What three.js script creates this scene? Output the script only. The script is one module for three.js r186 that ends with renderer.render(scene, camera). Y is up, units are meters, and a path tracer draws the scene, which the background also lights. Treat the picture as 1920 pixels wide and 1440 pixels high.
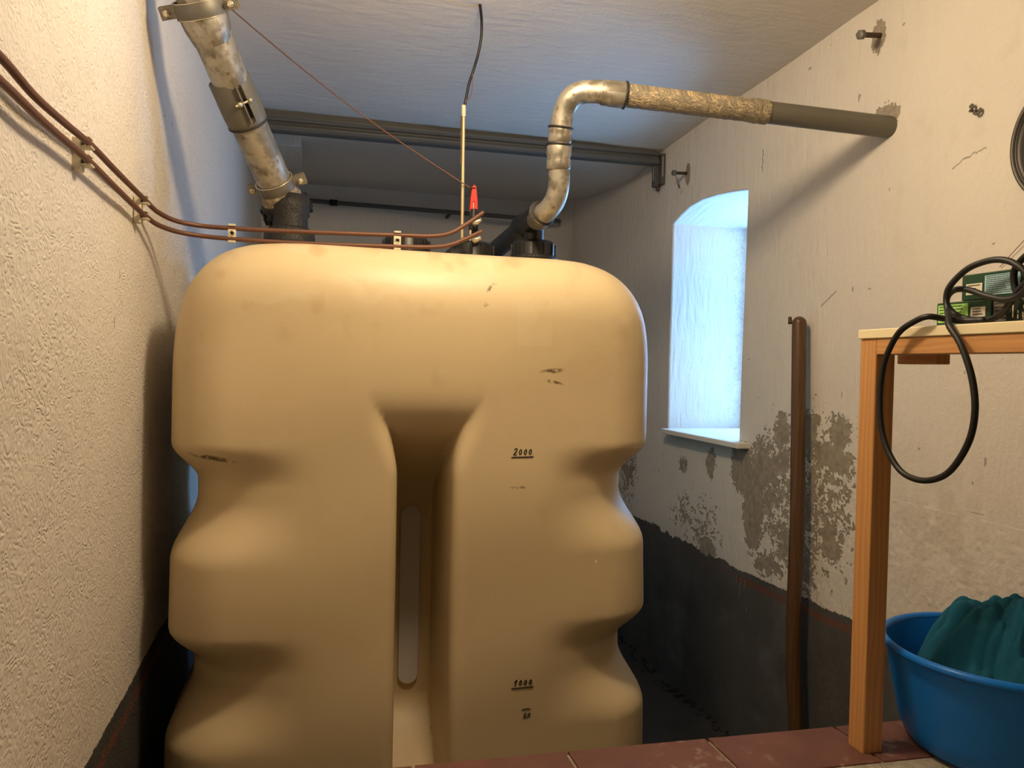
import * as THREE from 'three';
import { RoundedBoxGeometry } from 'three/addons/geometries/RoundedBoxGeometry.js';
import { mergeGeometries, mergeVertices, toCreasedNormals } from 'three/addons/utils/BufferGeometryUtils.js';
import { RectAreaLightUniformsLib } from 'three/addons/lights/RectAreaLightUniformsLib.js';

// ---------------------------------------------------------------- camera, sky, light, exposure
const scene = new THREE.Scene();
const camera = new THREE.PerspectiveCamera(2 * Math.atan(720 / 1400) * 180 / Math.PI, 4 / 3, 0.05, 60);
camera.position.set(0, 1.2, 0);
camera.rotation.set(-1.4 * Math.PI / 180, -14.8 * Math.PI / 180, 1.2 * Math.PI / 180, 'YXZ');
scene.add(camera);
scene.background = new THREE.Color().setRGB(0.42, 0.76, 1.3);     // clear sky beyond the window, blue against the lamp's white balance

const renderer = new THREE.WebGLRenderer({ antialias: true });
renderer.toneMapping = THREE.LinearToneMapping;
renderer.toneMappingExposure = 1.12;
renderer.shadowMap.enabled = true;

RectAreaLightUniformsLib.init();
const daylightPanel = new THREE.RectAreaLight(new THREE.Color().setRGB(0.23, 0.52, 1.0), 27, 0.85, 1.2);   // daylight panel added outside the window, set off-centre to favour ceiling over reveal
daylightPanel.position.set(1.93, 1.22, -2.86);
daylightPanel.lookAt(0, 1.22, -2.86);
scene.add(daylightPanel);
const LAMP = [0.33, 2.02, -1.18], LAMP_COLOR = [1, 0.775, 0.505], LAMP_POWER = 2.12;

// ---------------------------------------------------------------- helpers
function rng(seed) { let s = seed >>> 0; return () => { s = (s + 0x6D2B79F5) | 0; let t = Math.imul(s ^ (s >>> 15), 1 | s); t = (t + Math.imul(t ^ (t >>> 7), 61 | t)) ^ t; return ((t ^ (t >>> 14)) >>> 0) / 4294967296; }; }
const PERM = (() => { const r = rng(7), a = new Float32Array(65536); for (let i = 0; i < 65536; i++) a[i] = r(); return a; })();
const hash = (x, y) => PERM[((x & 255) + ((y & 255) << 8)) & 65535];
function vn(x, y, px = 256, py = 256) {                     // value noise that repeats after px, py cells
  const xi = Math.floor(x), yi = Math.floor(y); let fx = x - xi, fy = y - yi;
  fx = fx * fx * (3 - 2 * fx); fy = fy * fy * (3 - 2 * fy);
  const x0 = ((xi % px) + px) % px, y0 = ((yi % py) + py) % py, x1 = (x0 + 1) % px, y1 = (y0 + 1) % py;
  const a = hash(x0, y0), b = hash(x1, y0), c = hash(x0, y1), d = hash(x1, y1);
  return a + (b - a) * fx + (c - a) * fy + (a - b - c + d) * fx * fy;
}
function fbm(x, y, oct = 4, px = 256, py = 256) { let s = 0, a = 0.5, n = 0; for (let i = 0; i < oct; i++) { s += a * vn(x, y, px, py); n += a; a *= 0.5; x = x * 2 + 0; y = y * 2 + 0; px = Math.min(256, px * 2); py = Math.min(256, py * 2); } return s / n; }
const clamp = (v, a = 0, b = 1) => Math.min(b, Math.max(a, v));
const sstep = (a, b, v) => { const t = clamp((v - a) / (b - a)); return t * t * (3 - 2 * t); };
const mix = (a, b, t) => a + (b - a) * t;
const mix3 = (a, b, t) => [mix(a[0], b[0], t), mix(a[1], b[1], t), mix(a[2], b[2], t)];
const toS = v => { v = clamp(v); return v <= 0.0031308 ? v * 12.92 : 1.055 * Math.pow(v, 1 / 2.4) - 0.055; };
function tex(w, h, fn, color = true, repeat = null) {       // fn(u, v) -> linear rgb, or a height when color is false
  const d = new Uint8Array(w * h * 4);
  for (let j = 0; j < h; j++) for (let i = 0; i < w; i++) {
    const c = fn((i + 0.5) / w, (j + 0.5) / h), o = (j * w + i) * 4;
    if (color) { d[o] = 255 * toS(c[0]); d[o + 1] = 255 * toS(c[1]); d[o + 2] = 255 * toS(c[2]); } else d[o] = d[o + 1] = d[o + 2] = 255 * clamp(c);
    d[o + 3] = 255;
  }
  const t = new THREE.DataTexture(d, w, h, THREE.RGBAFormat);
  t.magFilter = THREE.LinearFilter; t.minFilter = THREE.LinearMipmapLinearFilter; t.generateMipmaps = true;
  t.wrapS = t.wrapT = THREE.RepeatWrapping;
  if (color) t.colorSpace = THREE.SRGBColorSpace;
  if (repeat) t.repeat.set(repeat[0], repeat[1]);
  t.needsUpdate = true; return t;
}
function mat(rgb, rough = 0.8, extra = {}) { const m = new THREE.MeshStandardMaterial({ roughness: rough, ...extra }); m.color.setRGB(...rgb); return m; }
const names = {};
function numbered(n) { if (!(n in names)) { names[n] = 0; return n; } names[n]++; return n + '_' + String(names[n]).padStart(3, '0'); }
function tag(o, label, category, group, kind) { o.userData.label = label; if (category) o.userData.category = category; if (group) o.userData.group = group; if (kind) o.userData.kind = kind; return o; }
function thing(name, label, category, pos = [0, 0, 0], group) { const g = new THREE.Group(); g.name = numbered(name); g.position.set(...pos); scene.add(g); return tag(g, label, category, group); }
function part(parent, name, geo, m, label) {
  const o = new THREE.Mesh(Array.isArray(geo) ? merge(geo) : geo, m); o.castShadow = o.receiveShadow = true;
  if (parent === scene) o.name = numbered(name); else { o.name = name; let p = parent; const off = new THREE.Vector3(); while (p && p !== scene) { off.add(p.position); p = p.parent; } o.geometry = o.geometry.clone().translate(-off.x, -off.y, -off.z); }
  if (label) o.userData.label = label;
  parent.add(o); return o;                                   // geometry is always given in world metres
}
function merge(list) { const l = list.map(g => { g = g.index ? g.toNonIndexed() : g; for (const k of Object.keys(g.attributes)) if (!['position', 'normal', 'uv'].includes(k)) g.deleteAttribute(k); if (!g.attributes.uv) g.setAttribute('uv', new THREE.BufferAttribute(new Float32Array(g.attributes.position.count * 2), 2)); return g; }); return mergeGeometries(l, false); }
const V = (x, y, z) => new THREE.Vector3(x, y, z), VA = a => new THREE.Vector3(...a);
function box(x0, x1, y0, y1, z0, z1, r = 0) { const w = Math.abs(x1 - x0), h = Math.abs(y1 - y0), d = Math.abs(z1 - z0); const g = r ? new RoundedBoxGeometry(w, h, d, 2, Math.min(r, w / 2.01, h / 2.01, d / 2.01)) : new THREE.BoxGeometry(w, h, d); g.translate((x0 + x1) / 2, (y0 + y1) / 2, (z0 + z1) / 2); return g; }
function orient(g, p, q) { const d = VA(q).sub(VA(p)); g.applyQuaternion(new THREE.Quaternion().setFromUnitVectors(V(0, 1, 0), d.clone().normalize())); g.translate(...p); return g; }
function lathe(p, q, prof, seg = 40) {                        // prof: [radius, distance from p towards q in metres]
  const g = new THREE.LatheGeometry(prof.map(([r, t]) => new THREE.Vector2(Math.max(r, 1e-4), t)), seg); const uv = g.attributes.uv, rm = Math.max(...prof.map(a => a[0])), ln = prof.reduce((s, a, i) => i ? s + Math.hypot(a[0] - prof[i - 1][0], a[1] - prof[i - 1][1]) : 0, 0); for (let i = 0; i < uv.count; i++) uv.setXY(i, uv.getX(i) * 2 * Math.PI * rm, uv.getY(i) * ln); return orient(g, p, q);
}
function rod(p, q, r, r2 = r, seg = 24) { const L = VA(q).distanceTo(VA(p)); return lathe(p, q, [[0, 0], [r, 0], [r, 1e-4], [r2, L - 1e-4], [r2, L], [0, L]], seg); }
function tube(pts, r, seg = 80, rad = 14, tension = 0.5) { const c = new THREE.CatmullRomCurve3(pts.map(VA), false, 'centripetal', tension); const L = c.getLength(); const g = new THREE.TubeGeometry(c, seg, r, rad); const uv = g.attributes.uv; for (let i = 0; i < uv.count; i++) uv.setXY(i, uv.getX(i) * L, uv.getY(i) * 2 * Math.PI * r); const cap = (p, d) => { const s = new THREE.SphereGeometry(r, rad, 8); s.scale(1, 1, 1); s.translate(p.x, p.y, p.z); return s; }; return merge([g, cap(c.getPoint(0)), cap(c.getPoint(1))]); }
function planarUV(g, fn) { const p = g.attributes.position, uv = new Float32Array(p.count * 2); for (let i = 0; i < p.count; i++) { const [a, b] = fn(p.getX(i), p.getY(i), p.getZ(i)); uv[2 * i] = a; uv[2 * i + 1] = b; } g.setAttribute('uv', new THREE.BufferAttribute(uv, 2)); return g; }
const uvZY = (x, y, z) => [-z, y], uvXY = (x, y, z) => [x, y], uvXZ = (x, y, z) => [x, -z];
function boxUV(g, along = 1) {                                 // uv in metres by the face's own plane; v along the given axis where it lies in the plane
  g = g.index ? g.toNonIndexed() : g; const p = g.attributes.position, n = g.attributes.normal, uv = new Float32Array(p.count * 2);
  for (let i = 0; i < p.count; i++) { const a = [p.getX(i), p.getY(i), p.getZ(i)], m = [Math.abs(n.getX(i)), Math.abs(n.getY(i)), Math.abs(n.getZ(i))]; const k = m.indexOf(Math.max(...m)); const rest = [0, 1, 2].filter(q => q !== k); const v = rest.includes(along) ? along : rest[1], u = rest.find(q => q !== v); uv[2 * i] = a[u] + k * 0.37; uv[2 * i + 1] = a[v]; }
  g.setAttribute('uv', new THREE.BufferAttribute(uv, 2)); return g;
}

// ---------------------------------------------------------------- materials
const roughTex = tex(1024, 1024, (u, v) => {                  // thrown plaster: worms and blobs
  const wx = fbm(u * 24, v * 24, 3, 24, 24), wy = fbm(u * 24 + 9, v * 24 + 5, 3, 24, 24);
  const a = 1 - Math.abs(2 * vn(u * 96 + wx * 3, v * 80 + wy * 3, 96, 80) - 1), b = vn(u * 160 + wy * 2, v * 128, 160, 128);
  const c = fbm(u * 8, v * 8, 4, 8, 8);
  return 0.55 * a * (0.55 + 0.9 * (c - 0.2)) + 0.2 * b + 0.35 * c;
}, false, [1 / 0.52, 1 / 0.52]);
const brushTex = tex(1024, 1024, (u, v) => {                  // brushed limewash over uneven plaster
  const w = fbm(u * 6, v * 6, 3, 6, 6);
  const s = fbm(u * 96 + w * 4, v * 14 + w * 2, 3, 96, 14), c = fbm(u * 10, v * 10, 5, 10, 10), g = vn(u * 200, v * 200, 200, 200);
  const crack = Math.pow(1 - Math.abs(2 * fbm(u * 12 + w, v * 5, 3, 12, 5) - 1), 24);
  return 0.4 * s + 0.5 * c + 0.08 * g + 0.06 * crack;
}, false, [1 / 1.1, 1 / 1.1]);
const ceilBump = tex(1024, 1024, (u, v) => { const w = fbm(u * 5, v * 5, 3, 5, 5); return 0.5 * fbm(u * 18 + w * 3, v * 70 + w * 3, 3, 18, 70) + 0.5 * fbm(u * 9, v * 9, 4, 9, 9) + 0.1 * vn(u * 180, v * 180, 180, 180); }, false, [1 / 1.3, 1 / 1.3]);

const PLASTER = [0.70, 0.652, 0.59];
const Z0 = -0.6, ZL = 3.6;                                      // the wall maps cover z from -0.6 to -4.2
const patches = [                                               // where paint has come off the right wall: -z, y, half length, half height, strength
  [2.139, .882, .055, .075, 1.5], [2.066, .776, .05, .13, 1.5], [2.03, .90, .07, .09, .95], [1.95, .865, .11, .17, .68], [1.93, 1.02, .035, .06, 1.05], [1.935, .93, .05, .05, .9],
  [1.808, 1.033, .035, .045, 1.2], [1.778, 1.068, .02, .015, 1.1], [1.677, 1.041, .04, .045, 1.2], [1.735, .975, .075, .04, .98], [1.66, .962, .035, .035, 1.1], [1.735, .86, .13, .19, .56], [1.80, .82, .06, .24, .66],
  [1.714, .757, .02, .05, 1.1], [1.685, .725, .03, .022, 1.1], [1.70, .775, .02, .02, 1], [1.986, .609, .07, .035, .95], [1.90, .70, .06, .08, .8], [1.80, .65, .05, .09, .6],
  [2.534, .845, .035, .03, .9], [2.333, .872, .03, .05, 1.0], [3.05, .75, .09, .14, .62], [2.345, .575, .05, .035, 1.2], [2.36, .64, .1, .09, .5], [2.5, .66, .1, .08, .45],
  [1.585, 2.035, .02, .034, 1.6], [1.548, 1.825, .04, .03, 1.5], [2.56, 1.935, .016, .034, 1.6]];
const peelAt = (z, y, u, v) => {
  let m = 0; for (const [a, b, ra, rb, s] of patches) { const d = ((z - a) / ra) ** 2 + ((y - b) / rb) ** 2; if (d < 2.4) m = Math.max(m, s * (1.25 - 0.62 * d)); }
  if (m <= 0.02) return 0;
  const n = fbm(z * 55, y * 55, 4) * 0.85 + 0.42 * vn(z * 190, y * 190) - 0.1;
  return sstep(0.0, 0.06, m + (n - 0.5) * 1.7 - 0.62);
};
const dadoTop = z => 0.560 + 0.006 * Math.sin(z * 5) + 0.012 * (fbm(z * 14, 3.3, 3) - 0.5) + (z > 2.2 && z < 2.85 ? 0.03 * (fbm(z * 40, 8.1, 3) - 0.55) : 0);
const peelCache = new Float32Array(2048 * 1200);
const wallRightMap = tex(2048, 1200, (u, v) => {
  const z = -Z0 + u * ZL, y = v * 2.2, big = fbm(z * 3.1, y * 3.1, 4), fine = vn(z * 300, y * 300), mid = fbm(z * 22, y * 14, 3);
  let c = PLASTER.map((k, i) => k * (0.94 + 0.12 * big * (i === 2 ? 0.9 : 1) + 0.03 * (fine - 0.5)));
  if (mid > 0.66) c = mix3(c, [0.62, 0.57, 0.49], (mid - 0.66) * 2);
  const moist = Math.max(0, 1 - Math.hypot((z - 1.35) / 0.25, (y - 0.86) / 0.22)) * sstep(0.38, 0.62, fbm(z * 30, y * 30, 4));   // yellowish mould specks behind the table leg
  c = mix3(c, [0.40, 0.34, 0.23], 0.3 * moist);
  const p = peelAt(z, y); peelCache[Math.floor(v * 1200) * 2048 + Math.floor(u * 2048)] = p;
  const under = [0.285, 0.24, 0.185].map(k => k * (0.7 + 0.7 * fbm(z * 70, y * 70, 3)));
  c = mix3(c, under, p * 0.95);
  const dt = dadoTop(z) + 0.006 * (fbm(z * 120, y * 60, 2) - 0.5);
  if (y < dt) {
    const bloom = sstep(0.5, 0.72, fbm(z * 6 + 1.7, y * 8, 4)) * sstep(1.7, 2.0, z) * (1 - sstep(2.5, 2.9, z));
    c = [0.084, 0.081, 0.078].map((k, i) => k * (0.75 + 0.6 * fbm(z * 9, y * 9, 4)) + bloom * [0.035, 0.037, 0.042][i]);
    const sy = dt - 0.030, faded = z < 2.15 ? 1 : 0.35 * (1 - sstep(2.2, 3.0, z));
    if (Math.abs(y - sy) < 0.0105 + 0.004 * (fbm(z * 30, 1, 2) - 0.5)) c = mix3(c, [0.16, 0.060, 0.046], faded * (0.55 + 0.5 * fbm(z * 60, y * 90, 3)));
    if (p > 0.5) c = mix3(c, [0.12, 0.10, 0.09], 0.9);
    if (z > 2.06 && z < 2.16 && y > 0.42 && y < 0.53 && Math.abs(((z * 1000 + y * 120) % 23) - 4) < 1.1 && vn(z * 40, y * 25) > 0.55) c = [0.3, 0.29, 0.27];
  }
  const cr = Math.abs(y - (1.64 + 0.35 * (1.37 - z) + 0.02 * (fbm(z * 60, 2, 3) - 0.5)));                      // hairline cracks
  if (z > 1.26 && z < 1.345 && cr < 0.0016) c = c.map(k => k * 0.45);
  const c2 = Math.abs(z - (2.075 + 0.02 * (fbm(y * 40, 6, 3) - 0.5))); if (y > 1.82 && y < 1.89 && c2 < 0.0022) c = c.map(k => k * 0.4);
  const c3 = Math.abs(y - (1.405 - 0.6 * (z - 1.73))); if (z > 1.71 && z < 1.77 && c3 < 0.0018) c = c.map(k => k * 0.4);
  if (vn(z * 34 + 3, y * 34) > 0.985 && y > 0.6) c = c.map(k => k * 0.5);
  return c;
}, true, [1 / ZL, 1 / 2.2]);
wallRightMap.offset.set(Z0 / ZL, 0);
const wallRightBump = tex(2048, 1200, (u, v) => {
  const z = -Z0 + u * ZL, y = v * 2.2, p = peelCache[Math.floor(v * 1200) * 2048 + Math.floor(u * 2048)], w = fbm(z * 6, y * 6, 3);
  const lump = (y < 0.9 && z < 1.75 ? 0.16 : 0.05) * vn(z * 90, y * 90);
  const dt = dadoTop(z), step = 0.12 * sstep(dt - 0.004, dt + 0.004, y);
  return 0.16 + 0.24 * fbm(z * 70 + w * 4, y * 12 + w * 3, 3) + 0.3 * fbm(z * 8, y * 8, 4) + lump + 0.06 * vn(z * 260, y * 260) + step - 0.22 * p + 0.1 * p * fbm(z * 120, y * 120, 2);
}, false, [1 / ZL, 1 / 2.2]);
wallRightBump.offset.set(Z0 / ZL, 0);
const wallLeftMap = tex(1600, 960, (u, v) => {
  const z = -Z0 + u * ZL, y = v * 2.2, big = fbm(z * 2.6 + 5, y * 2.6, 4);
  let c = PLASTER.map(k => k * (0.92 + 0.13 * big + 0.03 * (vn(z * 220, y * 220) - 0.5)));
  const streak = fbm(z * 60, y * 5, 3); if (streak > 0.7) c = mix3(c, [0.60, 0.55, 0.47], (streak - 0.7) * 1.5);
  if (vn(z * 26 + 7, y * 26 + 2) > 0.988) c = c.map(k => k * 0.45);
  const dt = 0.549 + 0.006 * (fbm(z * 16, 1.3, 3) - 0.5) + 0.004 * (fbm(z * 90, y * 40, 2) - 0.5);
  if (y < dt) { c = [0.050, 0.046, 0.042].map(k => k * (0.7 + 0.6 * fbm(z * 8, y * 8, 4))); const n = fbm(z * 50, y * 120, 3); if (Math.abs(y - (dt - 0.045)) < 0.011 * (0.5 + n) && n > 0.32) c = mix3(c, [0.17, 0.045, 0.030], 0.8); }
  return c;
}, true, [1 / ZL, 1 / 2.2]);
wallLeftMap.offset.set(Z0 / ZL, 0);
const plasterMap = tex(1024, 1024, (u, v) => { const b = fbm(u * 6, v * 6, 5, 6, 6), f = vn(u * 220, v * 220, 220, 220); return PLASTER.map(k => k * (0.93 + 0.11 * b + 0.03 * (f - 0.5))); }, true, [1 / 1.6, 1 / 1.6]);
const jambMap = tex(768, 1024, (u, v) => {                       // reveal: limewash with a dirty, mouldy strip along the frame (x from 1.34 to 1.86)
  const x = 1.34 + u * 0.52, y = v, b = fbm(u * 8, v * 16, 4), n = fbm(u * 46, v * 90, 4);
  let c = PLASTER.map(k => k * (0.95 + 0.09 * b)); const dirt = sstep(1.50, 1.66, x) * (0.35 * sstep(0.3, 0.75, fbm(u * 14, v * 30, 5)) + 0.65 * sstep(0.55, 0.72, fbm(u * 90, v * 170, 3))); c = mix3(c, [0.27, 0.23, 0.18], dirt * 0.4); return c;
}, true, [1 / 0.52, 1]);
jambMap.offset.set(-1.34 / 0.52, 0);
const M = {};
M.wallRight = mat([1, 1, 1], 0.92, { map: wallRightMap, bumpMap: wallRightBump, bumpScale: 0.009 });
M.wallLeft = mat([1, 1, 1], 0.9, { map: wallLeftMap, bumpMap: roughTex, bumpScale: 0.0032 });
M.plaster = mat([1, 1, 1], 0.92, { map: plasterMap, bumpMap: brushTex, bumpScale: 0.005 });
M.ceiling = mat([1, 1, 1], 0.92, { map: plasterMap, bumpMap: ceilBump, bumpScale: 0.0025 });
M.jamb = mat([1, 1, 1], 0.9, { map: jambMap, bumpMap: brushTex, bumpScale: 0.004 });
const grimeMap = tex(512, 512, (u, v) => { const b = fbm(u * 8, v * 8, 5, 8, 8); return [0.052, 0.052, 0.053].map(k => k * (0.55 + 0.9 * b)); }, true, [1, 1]);
M.floor = mat([1, 1, 1], 0.75, { map: grimeMap, bumpMap: ceilBump, bumpScale: 0.006 });
const tileMap = tex(512, 512, (u, v) => { const b = fbm(u * 10, v * 10, 5, 10, 10), d = fbm(u * 40, v * 40, 3, 40, 40); let c = [0.150, 0.058, 0.042].map(k => k * (0.7 + 0.6 * b)); if (d > 0.63) c = mix3(c, [0.33, 0.24, 0.19], (d - 0.63) * 3 * sstep(0.45, 0.6, fbm(u * 5, v * 5, 3, 5, 5))); return c; }, true, [1 / 0.7, 1 / 0.7]);
M.tile = mat([1, 1, 1], 0.62, { map: tileMap, bumpMap: ceilBump, bumpScale: 0.002 });
const mortarMap = tex(512, 512, (u, v) => { const b = fbm(u * 30, v * 30, 4, 30, 30); return [0.40, 0.35, 0.27].map(k => k * (0.6 + 0.7 * b)); }, true, [1 / 0.6, 1 / 0.6]);
M.mortar = mat([1, 1, 1], 0.95, { map: mortarMap, bumpMap: roughTex, bumpScale: 0.004 });
M.dado = mat([1, 1, 1], 0.8, { map: grimeMap, bumpMap: ceilBump, bumpScale: 0.004 });

// tank plastic: yellowed polyethylene with wiped dust near the top
const tankMap = tex(1024, 1024, (u, v) => {                     // u: x from -0.35 to 0.87 ; v: y from 0 to 1.5
  const x = -0.35 + u * 1.22, y = v * 1.5, b = fbm(x * 5, y * 5, 4), w = fbm(x * 9, y * 9, 3), s = fbm(x * 7 + w, y * 40 + w * 5, 3), f = vn(x * 400, y * 400);
  let k = 0.95 + 0.08 * b + 0.02 * (f - 0.5); let c = [0.680 * k, 0.548 * k, 0.330 * k * (0.97 + 0.06 * b)];
  const dusty = sstep(1.18, 1.36, y + 0.25 * (fbm(x * 4, y * 6, 3) - 0.5));
  if (s > 0.55) c = mix3(c, [0.72, 0.61, 0.41], dusty * (s - 0.55) * 2.4);
  const sm = fbm(x * 16, y * 16, 4); if (sm > 0.62) c = mix3(c, [0.50, 0.36, 0.18], (sm - 0.62) * 2.2 * (0.25 + dusty));
  if (x > 0.432 && x < 0.512 && y > 1.245 && y < 1.335) c = mix3(c, [0.72, 0.60, 0.39], 0.35);                 // clean patch left by a sticker
  const sp = (cx, cy, rx, ry, a) => { const dx = (x - cx) * Math.cos(a) + (y - cy) * Math.sin(a), dy = -(x - cx) * Math.sin(a) + (y - cy) * Math.cos(a); const d = (dx / rx) ** 2 + (dy / ry) ** 2; if (d < 1.6) c = mix3(c, [0.17, 0.10, 0.05], clamp(1.2 - d) * sstep(0.3, 0.6, fbm(x * 120, y * 120, 3))); };
  sp(0.375, 1.372, 0.018, 0.006, 0.8); sp(0.36, 1.332, 0.006, 0.006, 0); sp(0.515, 1.19, 0.03, 0.006, 0.1); sp(0.52, 1.165, 0.025, 0.004, -0.2); sp(0.44, 0.93, 0.02, 0.003, 0); sp(-0.26, 0.885, 0.015, 0.004, 0.4); sp(-0.2, 1.0, 0.05, 0.006, -0.15);
  if (Math.hypot(x - 0.63, y - 0.755) < 0.0035) c = [0.85, 0.78, 0.6];
  return c;
}, true, [1 / 1.22, 1 / 1.5]);
tankMap.offset.set(0.35 / 1.22, 0);
M.tank = new THREE.MeshPhysicalMaterial({ map: tankMap, roughness: 0.43, specularIntensity: 0.75 });
M.strip = mat([0.66, 0.64, 0.62], 0.55);  // grey imitates tan plastic under blue daylight beyond the slot
M.ink = mat([0.012, 0.010, 0.010], 0.6);
M.inkPale = mat([0.10, 0.085, 0.05], 0.7);
const zincMap = tex(512, 512, (u, v) => { const b = fbm(u * 10, v * 10, 5, 10, 10), d = fbm(u * 26, v * 26, 3, 26, 26); let c = mix3([0.24, 0.22, 0.175], [0.46, 0.435, 0.37], sstep(0.35, 0.65, b)); if (d > 0.58) c = mix3(c, [0.20, 0.15, 0.09], (d - 0.58) * 3); return c; }, true, [1 / 0.35, 1 / 0.35]);
const zincRough = tex(256, 256, (u, v) => 0.42 + 0.35 * fbm(u * 12, v * 12, 4, 12, 12), false, [1 / 0.3, 1 / 0.3]);
M.zinc = mat([1, 1, 1], 0.75, { map: zincMap, roughnessMap: zincRough, metalness: 0.72, bumpMap: ceilBump, bumpScale: 0.0015 });
const wrapMap = tex(512, 512, (u, v) => { const b = fbm(u * 14, v * 30, 5, 14, 30), d = 1 - Math.abs(2 * fbm(u * 20 + b * 2, v * 16, 3, 20, 16) - 1); let c = mix3([0.17, 0.145, 0.105], [0.29, 0.245, 0.17], b); if (d > 0.86) c = mix3(c, [0.58, 0.44, 0.25], (d - 0.86) * 6); return c; }, true, [1 / 0.25, 1 / 0.2]);
M.wrap = mat([1, 1, 1], 0.7, { map: wrapMap, metalness: 0.15, bumpMap: roughTex, bumpScale: 0.0025 });
M.zincDull = mat([0.165, 0.155, 0.13], 0.52, { metalness: 0.5, bumpMap: ceilBump, bumpScale: 0.001 });
M.bright = mat([0.72, 0.66, 0.5], 0.32, { metalness: 0.85 });
M.black = mat([0.012, 0.012, 0.012], 0.36);
M.blackDusty = mat([0.012, 0.011, 0.010], 0.62, { bumpMap: roughTex, bumpScale: 0.002 });
M.bluePipe = mat([0.016, 0.020, 0.024], 0.5);
M.seal = mat([0.015, 0.013, 0.012], 0.6);
M.copper = mat([0.15, 0.068, 0.042], 0.5, { metalness: 0.3, bumpMap: ceilBump, bumpScale: 0.0006 });
M.clip = mat([0.66, 0.60, 0.45], 0.5);
M.brass = mat([0.58, 0.46, 0.24], 0.4, { metalness: 0.45 });
M.red = mat([0.62, 0.025, 0.015], 0.4);
M.wire = mat([0.17, 0.075, 0.045], 0.7);
M.rust = mat([0.085, 0.05, 0.033], 0.7, { metalness: 0.3 });
M.beam = mat([0.105, 0.105, 0.098], 0.55, { metalness: 0.2, bumpMap: ceilBump, bumpScale: 0.001 });
M.beamWorn = mat([0.42, 0.38, 0.32], 0.6, { metalness: 0.3 });
M.conduit = mat([0.075, 0.078, 0.078], 0.55);
M.hole = mat([0.006, 0.006, 0.006], 0.9);
const woodTex = (a, b, sc = 1) => tex(512, 1024, (u, v) => { const w = fbm(u * 5, v * 3, 3, 5, 3), r = 0.5 + 0.5 * Math.sin((u * 46 * sc + 5 * w + 0.6 * fbm(u * 40, v * 8, 2, 40, 8)) * 2), f = fbm(u * 150, v * 6, 2, 150, 6); return mix3(a, b, clamp(0.55 * r + 0.45 * f)); }, true, [1 / 0.16, 1 / 0.6]);
M.pine = mat([1, 1, 1], 0.6, { map: woodTex([0.47, 0.225, 0.078], [0.62, 0.32, 0.118]) });
M.board = mat([0.80, 0.70, 0.47], 0.65, { bumpMap: ceilBump, bumpScale: 0.001 });
M.pole = mat([1, 1, 1], 0.38, { map: woodTex([0.075, 0.037, 0.016], [0.130, 0.066, 0.028], 0.4) });
M.ring = mat([0.10, 0.09, 0.08], 0.5, { metalness: 0.3 });
M.tub = new THREE.MeshPhysicalMaterial({ roughness: 0.30, specularIntensity: 0.6 }); M.tub.color.setRGB(0.010, 0.175, 0.66);
const weave = tex(512, 512, (u, v) => 0.5 + 0.5 * Math.sin((u + v * 0.15) * Math.PI * 2 * 120) * (0.6 + 0.4 * vn(u * 60, v * 60, 60, 60)), false, [1 / 0.2, 1 / 0.2]);
M.cloth = new THREE.MeshPhysicalMaterial({ roughness: 0.95, sheen: 0.4, sheenRoughness: 0.6, bumpMap: weave, bumpScale: 0.0006 }); M.cloth.color.setRGB(0.003, 0.105, 0.180); M.cloth.sheenColor.setRGB(0.01, 0.12, 0.18);
M.cable = mat([0.007, 0.007, 0.007], 0.5);
M.greenBox = mat([0.010, 0.052, 0.024], 0.45);
M.darkBox = mat([0.008, 0.016, 0.012], 0.45);
M.labelWhite = mat([0.78, 0.72, 0.60], 0.6); M.labelBlue = mat([0.38, 0.62, 0.70], 0.6); M.labelGreen = mat([0.33, 0.66, 0.17], 0.6);
M.print = mat([0.05, 0.05, 0.05], 0.7);
M.cardboard = mat([0.20, 0.165, 0.13], 0.8);
M.frame = mat([0.62, 0.60, 0.56], 0.5);
M.glass = new THREE.MeshPhysicalMaterial({ transmission: 1, thickness: 0, roughness: 0.02, ior: 1.45 });
M.sill = mat([0.74, 0.70, 0.64], 0.5, { bumpMap: brushTex, bumpScale: 0.002 });
M.dish = mat([0.030, 0.026, 0.022], 0.4, { metalness: 0.4 });

// ---------------------------------------------------------------- the room shell
function struct(name, geo, m, parent = scene) { const o = part(parent, name, geo, m); if (parent === scene) o.userData.kind = 'structure'; return o; }
struct('floor', planarUV(box(-0.8, 1.8, -0.2, 0, -4.4, 2.6), uvXZ), M.floor);
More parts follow.
